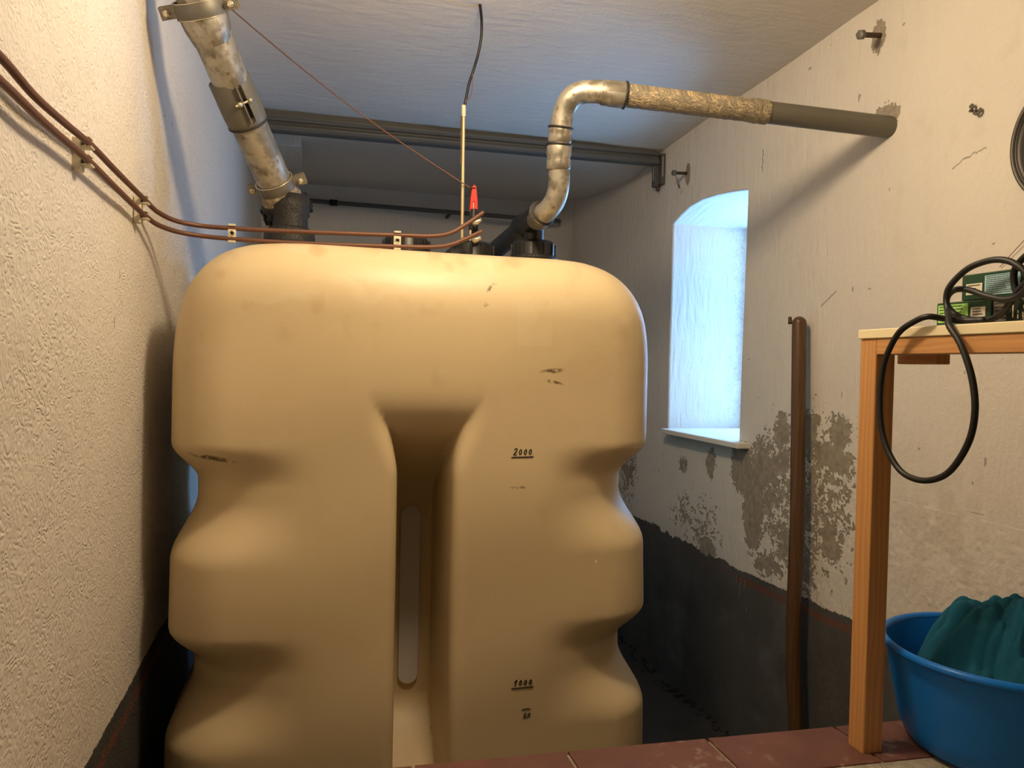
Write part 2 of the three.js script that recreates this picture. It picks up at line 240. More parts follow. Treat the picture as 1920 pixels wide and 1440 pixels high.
// left wall: slightly bent in plan
{
  const plan = [[2.5, -.345], [-1.0, -.345], [-1.3, -.344], [-1.5, -.345], [-1.62, -.347], [-1.75, -.351], [-1.9, -.351], [-2.1, -.342], [-2.3, -.325], [-2.5, -.305], [-2.7, -.29], [-2.9, -.283], [-3.3, -.28], [-4.4, -.28]];
  const curve = new THREE.CatmullRomCurve3(plan.map(([z, x]) => V(x, 0, z)), false, 'centripetal');
  const pts = curve.getSpacedPoints(90), NY = 50, pos = [], idx = [];
  const wob = (z, y) => 0.006 * (fbm(z * 4 + 30, y * 4, 3) - 0.5);
  for (let i = 0; i <= 90; i++) for (let j = 0; j <= NY; j++) { const y = -0.1 + j / NY * 2.4; pos.push(pts[i].x + wob(-pts[i].z + 3, y), y, pts[i].z); }
  for (let i = 0; i < 90; i++) for (let j = 0; j < NY; j++) { const a = i * (NY + 1) + j, b = a + NY + 1; idx.push(a, a + 1, b, b, a + 1, b + 1); }
  const g = new THREE.BufferGeometry(); g.setAttribute('position', new THREE.Float32BufferAttribute(pos, 3)); g.setIndex(idx); g.computeVertexNormals(); planarUV(g, uvZY);
  const back = planarUV(box(-0.65, -0.40, -0.1, 2.3, -4.4, 2.5), uvZY);
  struct('wall_left', [g, back], M.wallLeft);
}
// right wall with its window opening
const WIN = { z0: -2.668, z1: -2.15, y0: 0.955, top0: 1.765, top1: 1.782 };
{
  const s = new THREE.Shape(); s.moveTo(-2.5, -0.1); s.lineTo(4.4, -0.1); s.lineTo(4.4, 2.3); s.lineTo(-2.5, 2.3); s.closePath();
  const h = new THREE.Path(), a = -WIN.z1, b = -WIN.z0; h.moveTo(a + 0.012, WIN.y0);
  const edge = [[b - .003, WIN.y0], [b + .002, 1.2], [b - .001, 1.5], [b, WIN.top0], [b - .06, 1.787], [b - .13, 1.805], [b - .22, 1.812], [b - .33, 1.806], [b - .43, 1.795], [a, WIN.top1], [a + .004, 1.5], [a + .010, 1.25]];
  for (const [u, y] of edge) h.lineTo(u, y); h.closePath(); s.holes.push(h);
  const g = new THREE.ExtrudeGeometry(s, { depth: 0.45, bevelEnabled: true, bevelThickness: 0.006, bevelSize: 0.006, bevelOffset: -0.006, bevelSegments: 2 });
  g.rotateY(Math.PI / 2);                                     // shape x -> -z, extrusion -> +x
  g.translate(1.346, 0, 0);
  const n = g.toNonIndexed ? (g.index ? g.toNonIndexed() : g) : g, nor = n.attributes.normal, p = n.attributes.position;
  const A = [[], [], []], B = [[], [], []];                   // faces along the room; faces inside the opening
  const uvA = [], uvB = [];
  for (let i = 0; i < p.count; i += 3) {
    const inHole = [0, 1, 2].every(k => p.getX(i + k) > 1.3405 && -p.getZ(i + k) > 2.1 && -p.getZ(i + k) < 2.7 && p.getY(i + k) > 0.9 && p.getY(i + k) < 1.85) ;
    for (let k = 0; k < 3; k++) { const q = i + k, x = p.getX(q), y = p.getY(q), z = p.getZ(q); (inHole ? B : A)[0].push(x, y, z); (inHole ? B : A)[1].push(nor.getX(q), nor.getY(q), nor.getZ(q)); inHole ? uvB.push(x, Math.abs(nor.getY(q)) > 0.7 ? -z : y) : uvA.push(-z, y); }
  }
  const mk = (D, uv) => { const q = new THREE.BufferGeometry(); q.setAttribute('position', new THREE.Float32BufferAttribute(D[0], 3)); q.setAttribute('normal', new THREE.Float32BufferAttribute(D[1], 3)); q.setAttribute('uv', new THREE.Float32BufferAttribute(uv, 2)); return q; };
  const w = struct('wall_right', mk(A, uvA), M.wallRight);
  part(w, 'window_reveal', mk(B, uvB), M.jamb, 'whitewashed window reveal with a dirty strip along the frame');
}
// back wall with a rounded corner at the right
{
  const s = new THREE.Shape(); s.moveTo(-0.6, 4.1); s.lineTo(1.06, 4.095); s.absarc(1.06, 3.81, 0.285, Math.PI / 2, 0, true); s.lineTo(1.6, 3.81); s.lineTo(1.6, 4.4); s.lineTo(-0.6, 4.4); s.closePath();
  const g = new THREE.ExtrudeGeometry(s, { depth: 2.4, bevelEnabled: false, curveSegments: 16 }); g.rotateX(-Math.PI / 2); g.translate(0, -0.1, 0);   // plan z is -shape y
  struct('wall_back', planarUV(toCreasedNormals(g, 0.6), uvXY), M.plaster);
}
struct('wall_front', planarUV(box(-0.6, 1.8, -0.1, 2.3, 2.4, 2.6), uvXY), M.plaster);
// ceiling: uneven slab
{
  const NX = 60, NZ = 120, pos = [], idx = [], x0 = -0.7, x1 = 1.79, z0 = 2.6, z1 = -4.4;
  const H = (x, z) => { const d = -z; let y = d < 2.8 ? 2.078 + 0.045 * Math.max(0, 2.8 - d) / 1.2 * Math.min(1, (x + 1.2) / 2.2) : 2.078 + 0.055 * sstep(2.8, 4.1, d); y -= 0.055 * sstep(0.75, 1.34, x) * sstep(2.7, 3.1, d) * (1 - sstep(3.5, 4.05, d)); return y + 0.010 * (fbm(x * 3 + 3, d * 3, 3) - 0.5); };
  for (let i = 0; i <= NX; i++) for (let j = 0; j <= NZ; j++) { const x = x0 + (x1 - x0) * i / NX, z = z0 + (z1 - z0) * j / NZ; pos.push(x, H(x, z), z); }
  for (let i = 0; i < NX; i++) for (let j = 0; j < NZ; j++) { const a = i * (NZ + 1) + j, b = a + NZ + 1; idx.push(a, b, a + 1, b, b + 1, a + 1); }
  const g = new THREE.BufferGeometry(); g.setAttribute('position', new THREE.Float32BufferAttribute(pos, 3)); g.setIndex(idx); g.computeVertexNormals(); planarUV(g, uvXZ);
  if (g.attributes.normal.getY(500) > 0) { const n = g.attributes.normal; for (let i = 0; i < n.count; i++) n.setXYZ(i, -n.getX(i), -n.getY(i), -n.getZ(i)); for (let i = 0; i < idx.length; i += 3) [idx[i + 1], idx[i + 2]] = [idx[i + 2], idx[i + 1]]; g.setIndex(idx); }
  struct('ceiling', [g, planarUV(box(x0, x1, 2.2, 2.35, z1, z0), uvXZ)], M.ceiling);
}
// a boxed-in piece of plaster under the ceiling in the far left corner
struct('trim_1', planarUV(box(-0.34, -0.066, 2.05, 2.2, -3.44, -3.1, 0.004), (x, y, z) => [x, y - z]), M.plaster);
// window: frame, pane, board
{
  const w = new THREE.Group(); w.name = 'window_1'; w.userData = { kind: 'structure', label: 'narrow arched cellar window in the right wall' }; scene.add(w);
  const b = -WIN.z0, a = -WIN.z1;
  part(w, 'window_frame', [box(1.70, 1.75, WIN.y0, 1.80, -a - 0.045, -a + 0.01), box(1.70, 1.75, WIN.y0, 1.80, -b - 0.01, -b + 0.04), box(1.70, 1.75, WIN.y0, WIN.y0 + 0.05, -b, -a), box(1.70, 1.75, 1.755, 1.83, -b, -a)], M.frame);
  part(w, 'window_pane', box(1.756, 1.760, WIN.y0, 1.81, -b, -a), M.glass);
  part(w, 'window_sill', [planarUV(box(1.296, 1.72, 0.951, 0.970, -2.64, -2.098, 0.004), uvXZ)], M.sill, 'thin white board on the window ledge');
}
// the pit's low wall with its tile strip
const ledgeZ = x => -1.193 + 0.046 * x;
{
  const s = new THREE.Shape(); s.moveTo(-0.42, -ledgeZ(-0.42)); s.lineTo(1.40, -ledgeZ(1.40)); s.lineTo(1.40, 0.52); s.lineTo(-0.42, 0.52); s.closePath();
  const g = new THREE.ExtrudeGeometry(s, { depth: 0.537, bevelEnabled: false }); g.rotateX(-Math.PI / 2);
  const w = struct('wall_pit', planarUV(g, (x, y, z) => [x, y - z]), M.mortar);
  const joints = [-0.345, -0.10, 0.163, 0.42, 0.677, 0.930, 1.185, 1.338], r = rng(3);
  for (let i = 0; i + 1 < joints.length; i++) {
    const t = new THREE.Shape(), x0 = joints[i] + 0.0028, x1 = joints[i + 1] - 0.0028, skew = 0.012;
    t.moveTo(x0, -ledgeZ(x0) + 0.006); t.lineTo(x1, -ledgeZ(x1) + 0.006); t.lineTo(x1 - skew * 0, -ledgeZ(x1) - 0.118); t.lineTo(x0, -ledgeZ(x0) - 0.118); t.closePath();
    const tg = new THREE.ExtrudeGeometry(t, { depth: 0.012, bevelEnabled: true, bevelThickness: 0.002, bevelSize: 0.002, bevelOffset: -0.002, bevelSegments: 2 }); tg.rotateX(-Math.PI / 2);
    tg.translate(0, 0.536 + r() * 0.0012, 0); const du = r(), dv = r();
    part(w, 'tile', planarUV(tg, (x, y, z) => [x + du, -z + dv + y]), M.tile);
  }
  const gr = new THREE.Shape(); gr.moveTo(-0.345, -ledgeZ(-0.345)); gr.lineTo(1.338, -ledgeZ(1.338)); gr.lineTo(1.338, -ledgeZ(1.338) - 0.118); gr.lineTo(-0.345, -ledgeZ(-0.345) - 0.118); gr.closePath();
  const gg = new THREE.ExtrudeGeometry(gr, { depth: 0.010, bevelEnabled: false }); gg.rotateX(-Math.PI / 2); gg.translate(0, 0.5365, 0);
  part(w, 'joint_mortar', planarUV(gg, uvXZ), M.mortar);
  const fr = new THREE.Shape(); fr.moveTo(-0.345, -ledgeZ(-0.345) - 0.1185); fr.lineTo(1.338, -ledgeZ(1.338) - 0.1185); fr.lineTo(1.338, 0.53); fr.lineTo(-0.345, 0.53); fr.closePath();
  const fg = new THREE.ExtrudeGeometry(fr, { depth: 0.012, bevelEnabled: false }); fg.rotateX(-Math.PI / 2); fg.translate(0, 0.5365, 0);
  part(w, 'screed', planarUV(fg, (x, y, z) => [x, y - z]), M.mortar, 'rough pale mortar in front of the tiles');
}

// ---------------------------------------------------------------- ceiling lamp (above the picture)
{
  const t = thing('ceiling_lamp', 'small round ceiling lamp with a frosted globe above the pit wall', 'lamp', LAMP);
  part(t, 'base', lathe([LAMP[0], 2.2, LAMP[2]], [LAMP[0], 1, LAMP[2]], [[0, 0], [.085, 0], [.085, .115], [.075, .125], [0, .125]]), M.frame);
  const gm = new THREE.MeshStandardMaterial({ roughness: 0.4 }); gm.emissive.setRGB(...LAMP_COLOR); gm.emissiveIntensity = 3;
  const s = new THREE.SphereGeometry(0.088, 32, 20); s.scale(1, 1.0, 1); s.translate(LAMP[0], LAMP[1] + 0.01, LAMP[2]);
  const gl = part(t, 'lamp_globe', s, gm); gl.castShadow = false;
  const l = new THREE.PointLight(new THREE.Color().setRGB(...LAMP_COLOR), LAMP_POWER, 0, 2); l.position.set(0, 0.0, 0); l.castShadow = true; l.shadow.radius = 3.8; l.shadow.mapSize.set(2048, 2048); t.add(l);
}

// ---------------------------------------------------------------- the oil tank
const TX = 0.252, TZ = -1.93, TW = 0.546, TD = 0.335, TT = 1.457, CB = 1.480;
const pinch = (y, c) => y > c ? 1 - sstep(0.012, 0.100, y - c) : 1 - sstep(0.02, 0.150, c - y);
function tankF(x, y, z) {
  const q = Math.max(pinch(y, 0.925), pinch(y, 0.530)), ax = Math.abs(x), az = Math.abs(z);
  const s = sstep(0.23, 0.50, ax);
  const u = clamp((y - 1.14) / (TT - 1.14), 0, 1), u2 = clamp((y - 1.30) / (TT - 1.30), 0, 1), lo = clamp((0.06 - y) / 0.06);
  const inx = 0.170 * (1 - Math.sqrt(Math.max(0, 1 - Math.pow(u, 2.9)))) - 0.010 * sstep(0.9, 0.2, y) + 0.03 * lo * lo, inz = 0.12 * (1 - Math.sqrt(Math.max(0, 1 - Math.pow(u2, 2.2)))) + 0.03 * lo * lo;
  const wob = 0.003 * Math.sin(x * 9 + y * 7) + 0.002 * Math.sin(y * 17 - x * 5);
  const hx = TW - 0.046 * q - inx, hz = TD - 0.058 * q * s - inz + wob - 0.012 * sstep(0.40, 0.6, ax);
  const r = 0.13, dx = ax - hx + r, dz = az - hz + r;
  let f = Math.min(Math.max(dx, dz), 0) + Math.hypot(Math.max(dx, 0), Math.max(dz, 0)) - r;
  f = Math.max(f, y - TT, -y);
  const gx = x + 0.016, top = sstep(0.80, 1.155, y), bot = 1 - sstep(0.10, 0.36, y);
  const floor = mix(0.035, TD + 0.05, Math.max(Math.pow(top, 1.3), bot * 0.8));
  const g = Math.max(Math.abs(gx) - 0.060 - 0.02 * sstep(0.95, 1.1, y), floor - az);
  const k = 0.032 + 0.03 * sstep(0.95, 1.1, y), h = clamp(0.5 + 0.5 * (f + g) / k);    // smooth maximum of f and -g
  return mix(-g, f, h) + k * h * (1 - h);
}
function surfaceNet(F, lo, hi, step) {
  const n = [0, 1, 2].map(i => Math.round((hi[i] - lo[i]) / step)), [nx, ny, nz] = n, sx = ny * nz + 0, val = new Float32Array((nx + 1) * (ny + 1) * (nz + 1));
  const id = (i, j, k) => (i * (ny + 1) + j) * (nz + 1) + k;
  for (let i = 0; i <= nx; i++) for (let j = 0; j <= ny; j++) for (let k = 0; k <= nz; k++) val[id(i, j, k)] = F(lo[0] + i * step, lo[1] + j * step, lo[2] + k * step);
  const vid = new Int32Array(nx * ny * nz).fill(-1), cid = (i, j, k) => (i * ny + j) * nz + k, pos = [], nor = [], idx = [];
  const E = [[0, 1], [2, 3], [4, 5], [6, 7], [0, 2], [1, 3], [4, 6], [5, 7], [0, 4], [1, 5], [2, 6], [3, 7]];
  for (let i = 0; i < nx; i++) for (let j = 0; j < ny; j++) for (let k = 0; k < nz; k++) {
    const c = []; let m = 0; for (let q = 0; q < 8; q++) { c[q] = val[id(i + ((q >> 2) & 1), j + ((q >> 1) & 1), k + (q & 1))]; if (c[q] < 0) m++; }
    if (m === 0 || m === 8) continue;
    let x = 0, y = 0, z = 0, cnt = 0;
    for (const [a, b] of E) if ((c[a] < 0) !== (c[b] < 0)) { const t = c[a] / (c[a] - c[b]); x += ((a >> 2) & 1) + t * (((b >> 2) & 1) - ((a >> 2) & 1)); y += ((a >> 1) & 1) + t * (((b >> 1) & 1) - ((a >> 1) & 1)); z += (a & 1) + t * ((b & 1) - (a & 1)); cnt++; }
    let X = lo[0] + (i + x / cnt) * step, Y = lo[1] + (j + y / cnt) * step, Z = lo[2] + (k + z / cnt) * step;
    const e = step * 0.6, gx = F(X + e, Y, Z) - F(X - e, Y, Z), gy = F(X, Y + e, Z) - F(X, Y - e, Z), gz = F(X, Y, Z + e) - F(X, Y, Z - e), l = Math.hypot(gx, gy, gz) || 1;
    const d = clamp(F(X, Y, Z) / (l / (2 * e)), -step * 0.5, step * 0.5); X -= d * gx / l; Y -= d * gy / l; Z -= d * gz / l;
    vid[cid(i, j, k)] = pos.length / 3; pos.push(X, Y, Z); nor.push(gx / l, gy / l, gz / l);
  }
  const quad = (a, b, c, d, flip) => { if (a < 0 || b < 0 || c < 0 || d < 0) return; flip ? idx.push(a, c, b, a, d, c) : idx.push(a, b, c, a, c, d); };
  for (let i = 1; i < nx; i++) for (let j = 1; j < ny; j++) for (let k = 1; k < nz; k++) {
    const v = val[id(i, j, k)] < 0;
    if (i < nx && v !== val[id(i + 1, j, k)] < 0) quad(vid[cid(i, j - 1, k - 1)], vid[cid(i, j, k - 1)], vid[cid(i, j, k)], vid[cid(i, j - 1, k)], !v);
    if (j < ny && v !== val[id(i, j + 1, k)] < 0) quad(vid[cid(i - 1, j, k - 1)], vid[cid(i - 1, j, k)], vid[cid(i, j, k)], vid[cid(i, j, k - 1)], !v);
    if (k < nz && v !== val[id(i, j, k + 1)] < 0) quad(vid[cid(i - 1, j - 1, k)], vid[cid(i, j - 1, k)], vid[cid(i, j, k)], vid[cid(i - 1, j, k)], !v);
  }
  const g = new THREE.BufferGeometry(); g.setAttribute('position', new THREE.Float32BufferAttribute(pos, 3)); g.setAttribute('normal', new THREE.Float32BufferAttribute(nor, 3)); g.setIndex(idx); return g;
}
const tank = thing('oil_tank', 'large yellowed plastic oil tank with bulging sides and a deep central groove', 'tank', [TX, 0, TZ]);
{
  const g = surfaceNet(tankF, [-0.64, -0.035, -0.4], [0.64, 1.505, 0.4], 0.01); g.translate(TX, 0, TZ); planarUV(g, uvXY);
  part(tank, 'body', g, M.tank);
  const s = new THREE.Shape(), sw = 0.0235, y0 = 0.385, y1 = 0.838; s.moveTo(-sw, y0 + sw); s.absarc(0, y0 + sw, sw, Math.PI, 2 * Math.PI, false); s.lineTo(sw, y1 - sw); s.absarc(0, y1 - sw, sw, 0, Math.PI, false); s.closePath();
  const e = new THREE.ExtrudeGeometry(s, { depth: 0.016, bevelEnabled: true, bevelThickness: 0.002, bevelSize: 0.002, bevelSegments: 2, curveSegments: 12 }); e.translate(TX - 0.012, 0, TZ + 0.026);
  part(tank, 'added_slot_strip', e, M.strip, 'pale grey strip added deep in the groove for the daylit view through a slot');  // added infill without an opening, coloured like the daylit surface behind
  // hand-written litre marks, drawn as thin strokes on the curved face
  const face = (x, y) => { let a = 0.1, b = 0.42; for (let i = 0; i < 30; i++) { const m = (a + b) / 2; tankF(x - TX, y, m) < 0 ? a = m : b = m; } return TZ + a; };
  const glyph = { '2': [[[0, .8], [.15, 1], [.45, 1], [.55, .75], [.35, .4], [0, .02], [.6, 0]]], '0': [[[.3, .85], [.08, .6], [.08, .25], [.3, .05], [.52, .25], [.52, .6], [.3, .85]]], '1': [[[.05, .55], [.4, 1], [.32, 0]]], 'W': [[[0, 1], [.15, 0], [.32, .7], [.5, 0], [.66, 1]]], 'B': [[[0, 0], [0, 1]], [[0, 1], [.45, .85], [.4, .6], [0, .52]], [[0, .52], [.55, .4], [.5, .1], [0, 0]]] };
  const stroke = (pts, r, n = 24) => tube(pts.map(([x, y]) => [x, y, face(x, y) + 0.0004]), r, n, 6);
  const write = (word, x, y, h, m, line, turn) => {
    const L = []; let cx = 0; const w = h * 0.85; const put = ([a, b]) => turn ? [x - a, y - b] : [x + a, y + b];
    for (const ch of word) { for (const st of glyph[ch]) L.push(stroke(st.map(([a, b]) => put([cx + (a * 0.75 + b * 0.22) * h, b * h])), h * 0.085)); cx += w; }
    if (line) L.push(stroke([[x - 0.004, y - h * 0.42], [x + cx * 0.55, y - h * 0.40], [x + cx * 0.98, y - h * 0.36]], h * 0.10));
    part(tank, 'litre_mark', L, m, word === 'WB' ? 'faint short dash and letters' : 'handwritten ' + word + ' underlined in black');
  };
  write('2000', 0.428, 1.003, 0.0135, M.ink, true);
  write('1000', 0.440, 0.483, 0.0135, M.ink, true);
  write('WB', 0.482, 0.418, 0.012, M.inkPale, false, true);
  part(tank, 'litre_mark', stroke([[0.462, 0.426], [0.470, 0.4275], [0.480, 0.4268]], 0.0011), M.ink, 'short black dash');
}
function screwCap(parent, x, y, z, r, h, m = M.black, ribs = 12) {
  const c = part(parent, 'screw_cap', lathe([x, y, z], [x, y + 1, z], [[0, 0], [r * 1.04, 0], [r * 1.04, h * .12], [r * 0.97, h * .18], [r * 0.96, h * .8], [r * 0.88, h], [r * 0.5, h * 1.04], [0, h * 1.04]], 40), m);
  const L = []; for (let i = 0; i < ribs; i++) { const a = (i + 0.5) / ribs * Math.PI * 2; const b = box(-0.004, 0.004, h * 0.14, h * 0.86, -0.004, 0.004, 0.0015); b.rotateY(-a); b.translate(x + r * 0.96 * Math.cos(a), y, z + r * 0.96 * Math.sin(a)); L.push(b); }
  part(c, 'grip_rib', L, m); return c;
}
screwCap(tank, 0.222, CB, -1.93, 0.060, 0.040);
for (const [x, z, r] of [[.222, -1.93, .050], [.561, -1.93, .048], [.398, -1.945, .048], [-.066, -1.955, .056]]) part(tank, 'filler_neck', rod([x, TT - .01, z], [x, CB - .0005, z], r), M.tank);

// ---------------------------------------------------------------- vent pipe (right)
{
  const t = thing('vent_pipe', 'zinc vent pipe with two bends running from the black tank tee to the right wall', 'pipe', [0.561, CB, -1.93]);
  const cap = screwCap(t, 0.561, CB, -1.93, 0.059, 0.052);
  part(cap, 'collar', lathe([.561, CB + .001, -1.93], [.561, 3, -1.93], [[.062, 0], [.065, .002], [.064, .009], [.060, .012]]), M.blackDusty);
  part(t, 'stem', rod([.561, 1.50, -1.93], [.561, 1.60, -1.93], .0275), M.black);
  const F = [.550, 1.588, -1.790], Bk = [.548, 1.580, -2.0], Bend = [.515, 1.532, -2.40];
  const dFB = VA(Bk).sub(VA(F)), Lfb = dFB.length();
  part(t, 'tee', lathe(F, Bk, [[0, 0.03], [.033, .03], [.0345, .034], [.0345, .055], [.031, .060], [.031, Lfb - .05], [.035, Lfb - .045], [.035, Lfb - .028], [.032, Lfb - .024], [.035, Lfb - .02], [.035, Lfb], [0, Lfb]]), M.black);
  part(t, 'cross_pipe', rod(Bk, Bend, .0275), M.bluePipe, 'dark plastic pipe leading to the back');
  const low = [[.546, 1.577, -1.85], [.547, 1.581, -1.80], [.556, 1.591, -1.775], [.565, 1.612, -1.757], [.568, 1.640, -1.745], [.566, 1.675, -1.737], [.563, 1.70, -1.734]];
  part(t, 'lower_bend', tube(low, .0262, 70, 28), M.zinc);
  part(t, 'socket', lathe([.546, 1.577, -1.842], [.547, 1.581, -1.80], [[.028, 0], [.0305, .003], [.0305, .030], [.028, .036]]), M.zincDull);
  part(t, 'seal', lathe([.548, 1.582, -1.803], [.554, 1.588, -1.785], [[.026, 0], [.0325, .001], [.0325, .004], [.026, .006]]), M.seal);
  const r0 = [.5635, 1.680, -1.7365], r1 = [.562, 1.737, -1.728];
  part(t, 'socket', lathe(r0, r1, [[.0262, -.004], [.0295, .0], [.0298, .018], [.0275, .024], [.0298, .032], [.0298, .055], [.0262, .060]]), M.zinc);
  part(t, 'seal', lathe(r1, [.562, 1.75, -1.7255], [[.026, -.006], [.0315, -.004], [.0315, .000], [.026, .002]]), M.seal);
  const s0 = [.562, 1.742, -1.727], s1 = [.562, 1.774, -1.720];
  part(t, 'socket', lathe(s0, s1, [[.0262, -.004], [.0285, 0], [.0290, .010], [.0272, .016], [.0292, .022], [.0285, .032], [.0262, .036]]), M.zinc);
  part(t, 'seal', lathe(s1, [.5625, 1.786, -1.717], [[.026, -.003], [.0308, -.002], [.0308, .0015], [.026, .003]]), M.seal);
  const up = [[.562, 1.760, -1.723], [.5625, 1.783, -1.718], [.565, 1.805, -1.711], [.574, 1.832, -1.696], [.588, 1.844, -1.686], [.606, 1.849, -1.678], [.634, 1.849, -1.668], [.66, 1.846, -1.661], [.69, 1.843, -1.655]];
  part(t, 'upper_bend', tube(up, .0262, 90, 28), M.zinc);
  const W0 = [.678, 1.8445, -1.657], W1 = [1.372, 1.796, -1.531], dd = VA(W1).sub(VA(W0)), L = dd.length(), at = k => [W0[0] + dd.x * k / L, W0[1] + dd.y * k / L, W0[2] + dd.z * k / L];
  part(t, 'socket', lathe(at(-.034), at(.02), [[.0262, -.004], [.029, .002], [.0285, .012], [.0300, .022], [.0300, .050], [.027, .053]]), M.zinc);
  part(t, 'seal', lathe(at(.017), at(.03), [[.026, 0], [.0318, .001], [.0318, .005], [.026, .006]]), M.seal);
  const run = rod(at(0.01), at(L), .0255, .0255, 32); part(t, 'straight_run', run, M.zincDull, 'dull grey straight pipe entering the wall');
  const wl = .345, prof = [], wr = rng(11); for (let i = 0; i <= 60; i++) prof.push([.0262 + 0.0013 * wr() + (i > 52 ? 0.0016 * wr() + .0008 : 0), i / 60 * wl]); prof.push([.025, wl + .003]);
  part(t, 'paper_residue', planarUV(lathe(at(.022), at(.4), prof, 40), (x, y, z) => [x, y * 1.3 + z * 2]), M.wrap, 'torn yellowish wrapping stuck to the pipe');
}

// ---------------------------------------------------------------- filling pipe (left)
function clampRing(parent, c, axis, r, ears, sizes = 1) {          // two half shells with ears and bolts round a pipe
  const a = VA(axis).normalize(), p = VA(c), q = p.clone().add(a);
  const ring = part(parent, 'pipe_clamp', lathe(p.toArray(), q.toArray(), [[r * .97, -.014], [r * 1.04, -.015], [r * 1.045, 0], [r * 1.04, .015], [r * .97, .014]], 44), M.zincDull);
  part(ring, 'clamp_edge', lathe(p.clone().addScaledVector(a, .0148).toArray(), q.clone().addScaledVector(a, .0148).toArray(), [[r * .99, 0], [r * 1.05, 0], [r * 1.05, .0018], [r * .99, .0018], [r * .99, 0]], 44), M.bright);
  part(ring, 'clamp_edge', lathe(p.clone().addScaledVector(a, -.0166).toArray(), q.clone().addScaledVector(a, -.0166).toArray(), [[r * .99, 0], [r * 1.05, 0], [r * 1.05, .0018], [r * .99, .0018], [r * .99, 0]], 44), M.bright);
  for (const e of ears) {
    let d = VA(e); d.addScaledVector(a, -d.dot(a)).normalize(); const n = new THREE.Vector3().crossVectors(a, d).normalize();
    const mtx = new THREE.Matrix4().makeBasis(d, n, a), L = [];
    for (const s of [-1, 1]) { const b = box(r * 0.96, r * 1.04 + .026 * sizes, s * .0055 - .0012, s * .0055 + .0012, -.013, .013, .001); b.applyMatrix4(mtx); b.translate(...c); L.push(b); }
    part(parent, 'clamp_ear', L, M.zinc);
    const k = r * 1.04 + .014 * sizes, P = p.clone().addScaledVector(d, k);
    part(parent, 'bolt', [rod(P.clone().addScaledVector(n, -.020).toArray(), P.clone().addScaledVector(n, .016).toArray(), .0035, .0035, 12), lathe(P.clone().addScaledVector(n, -.013).toArray(), P.clone().addScaledVector(n, -.006).toArray(), [[0, 0], [.007, 0], [.007, .006], [0, .006]], 6), lathe(P.clone().addScaledVector(n, .007).toArray(), P.clone().addScaledVector(n, .02).toArray(), [[0, 0], [.007, 0], [.007, .005], [0, .005]], 6)], M.bright);
  }
}
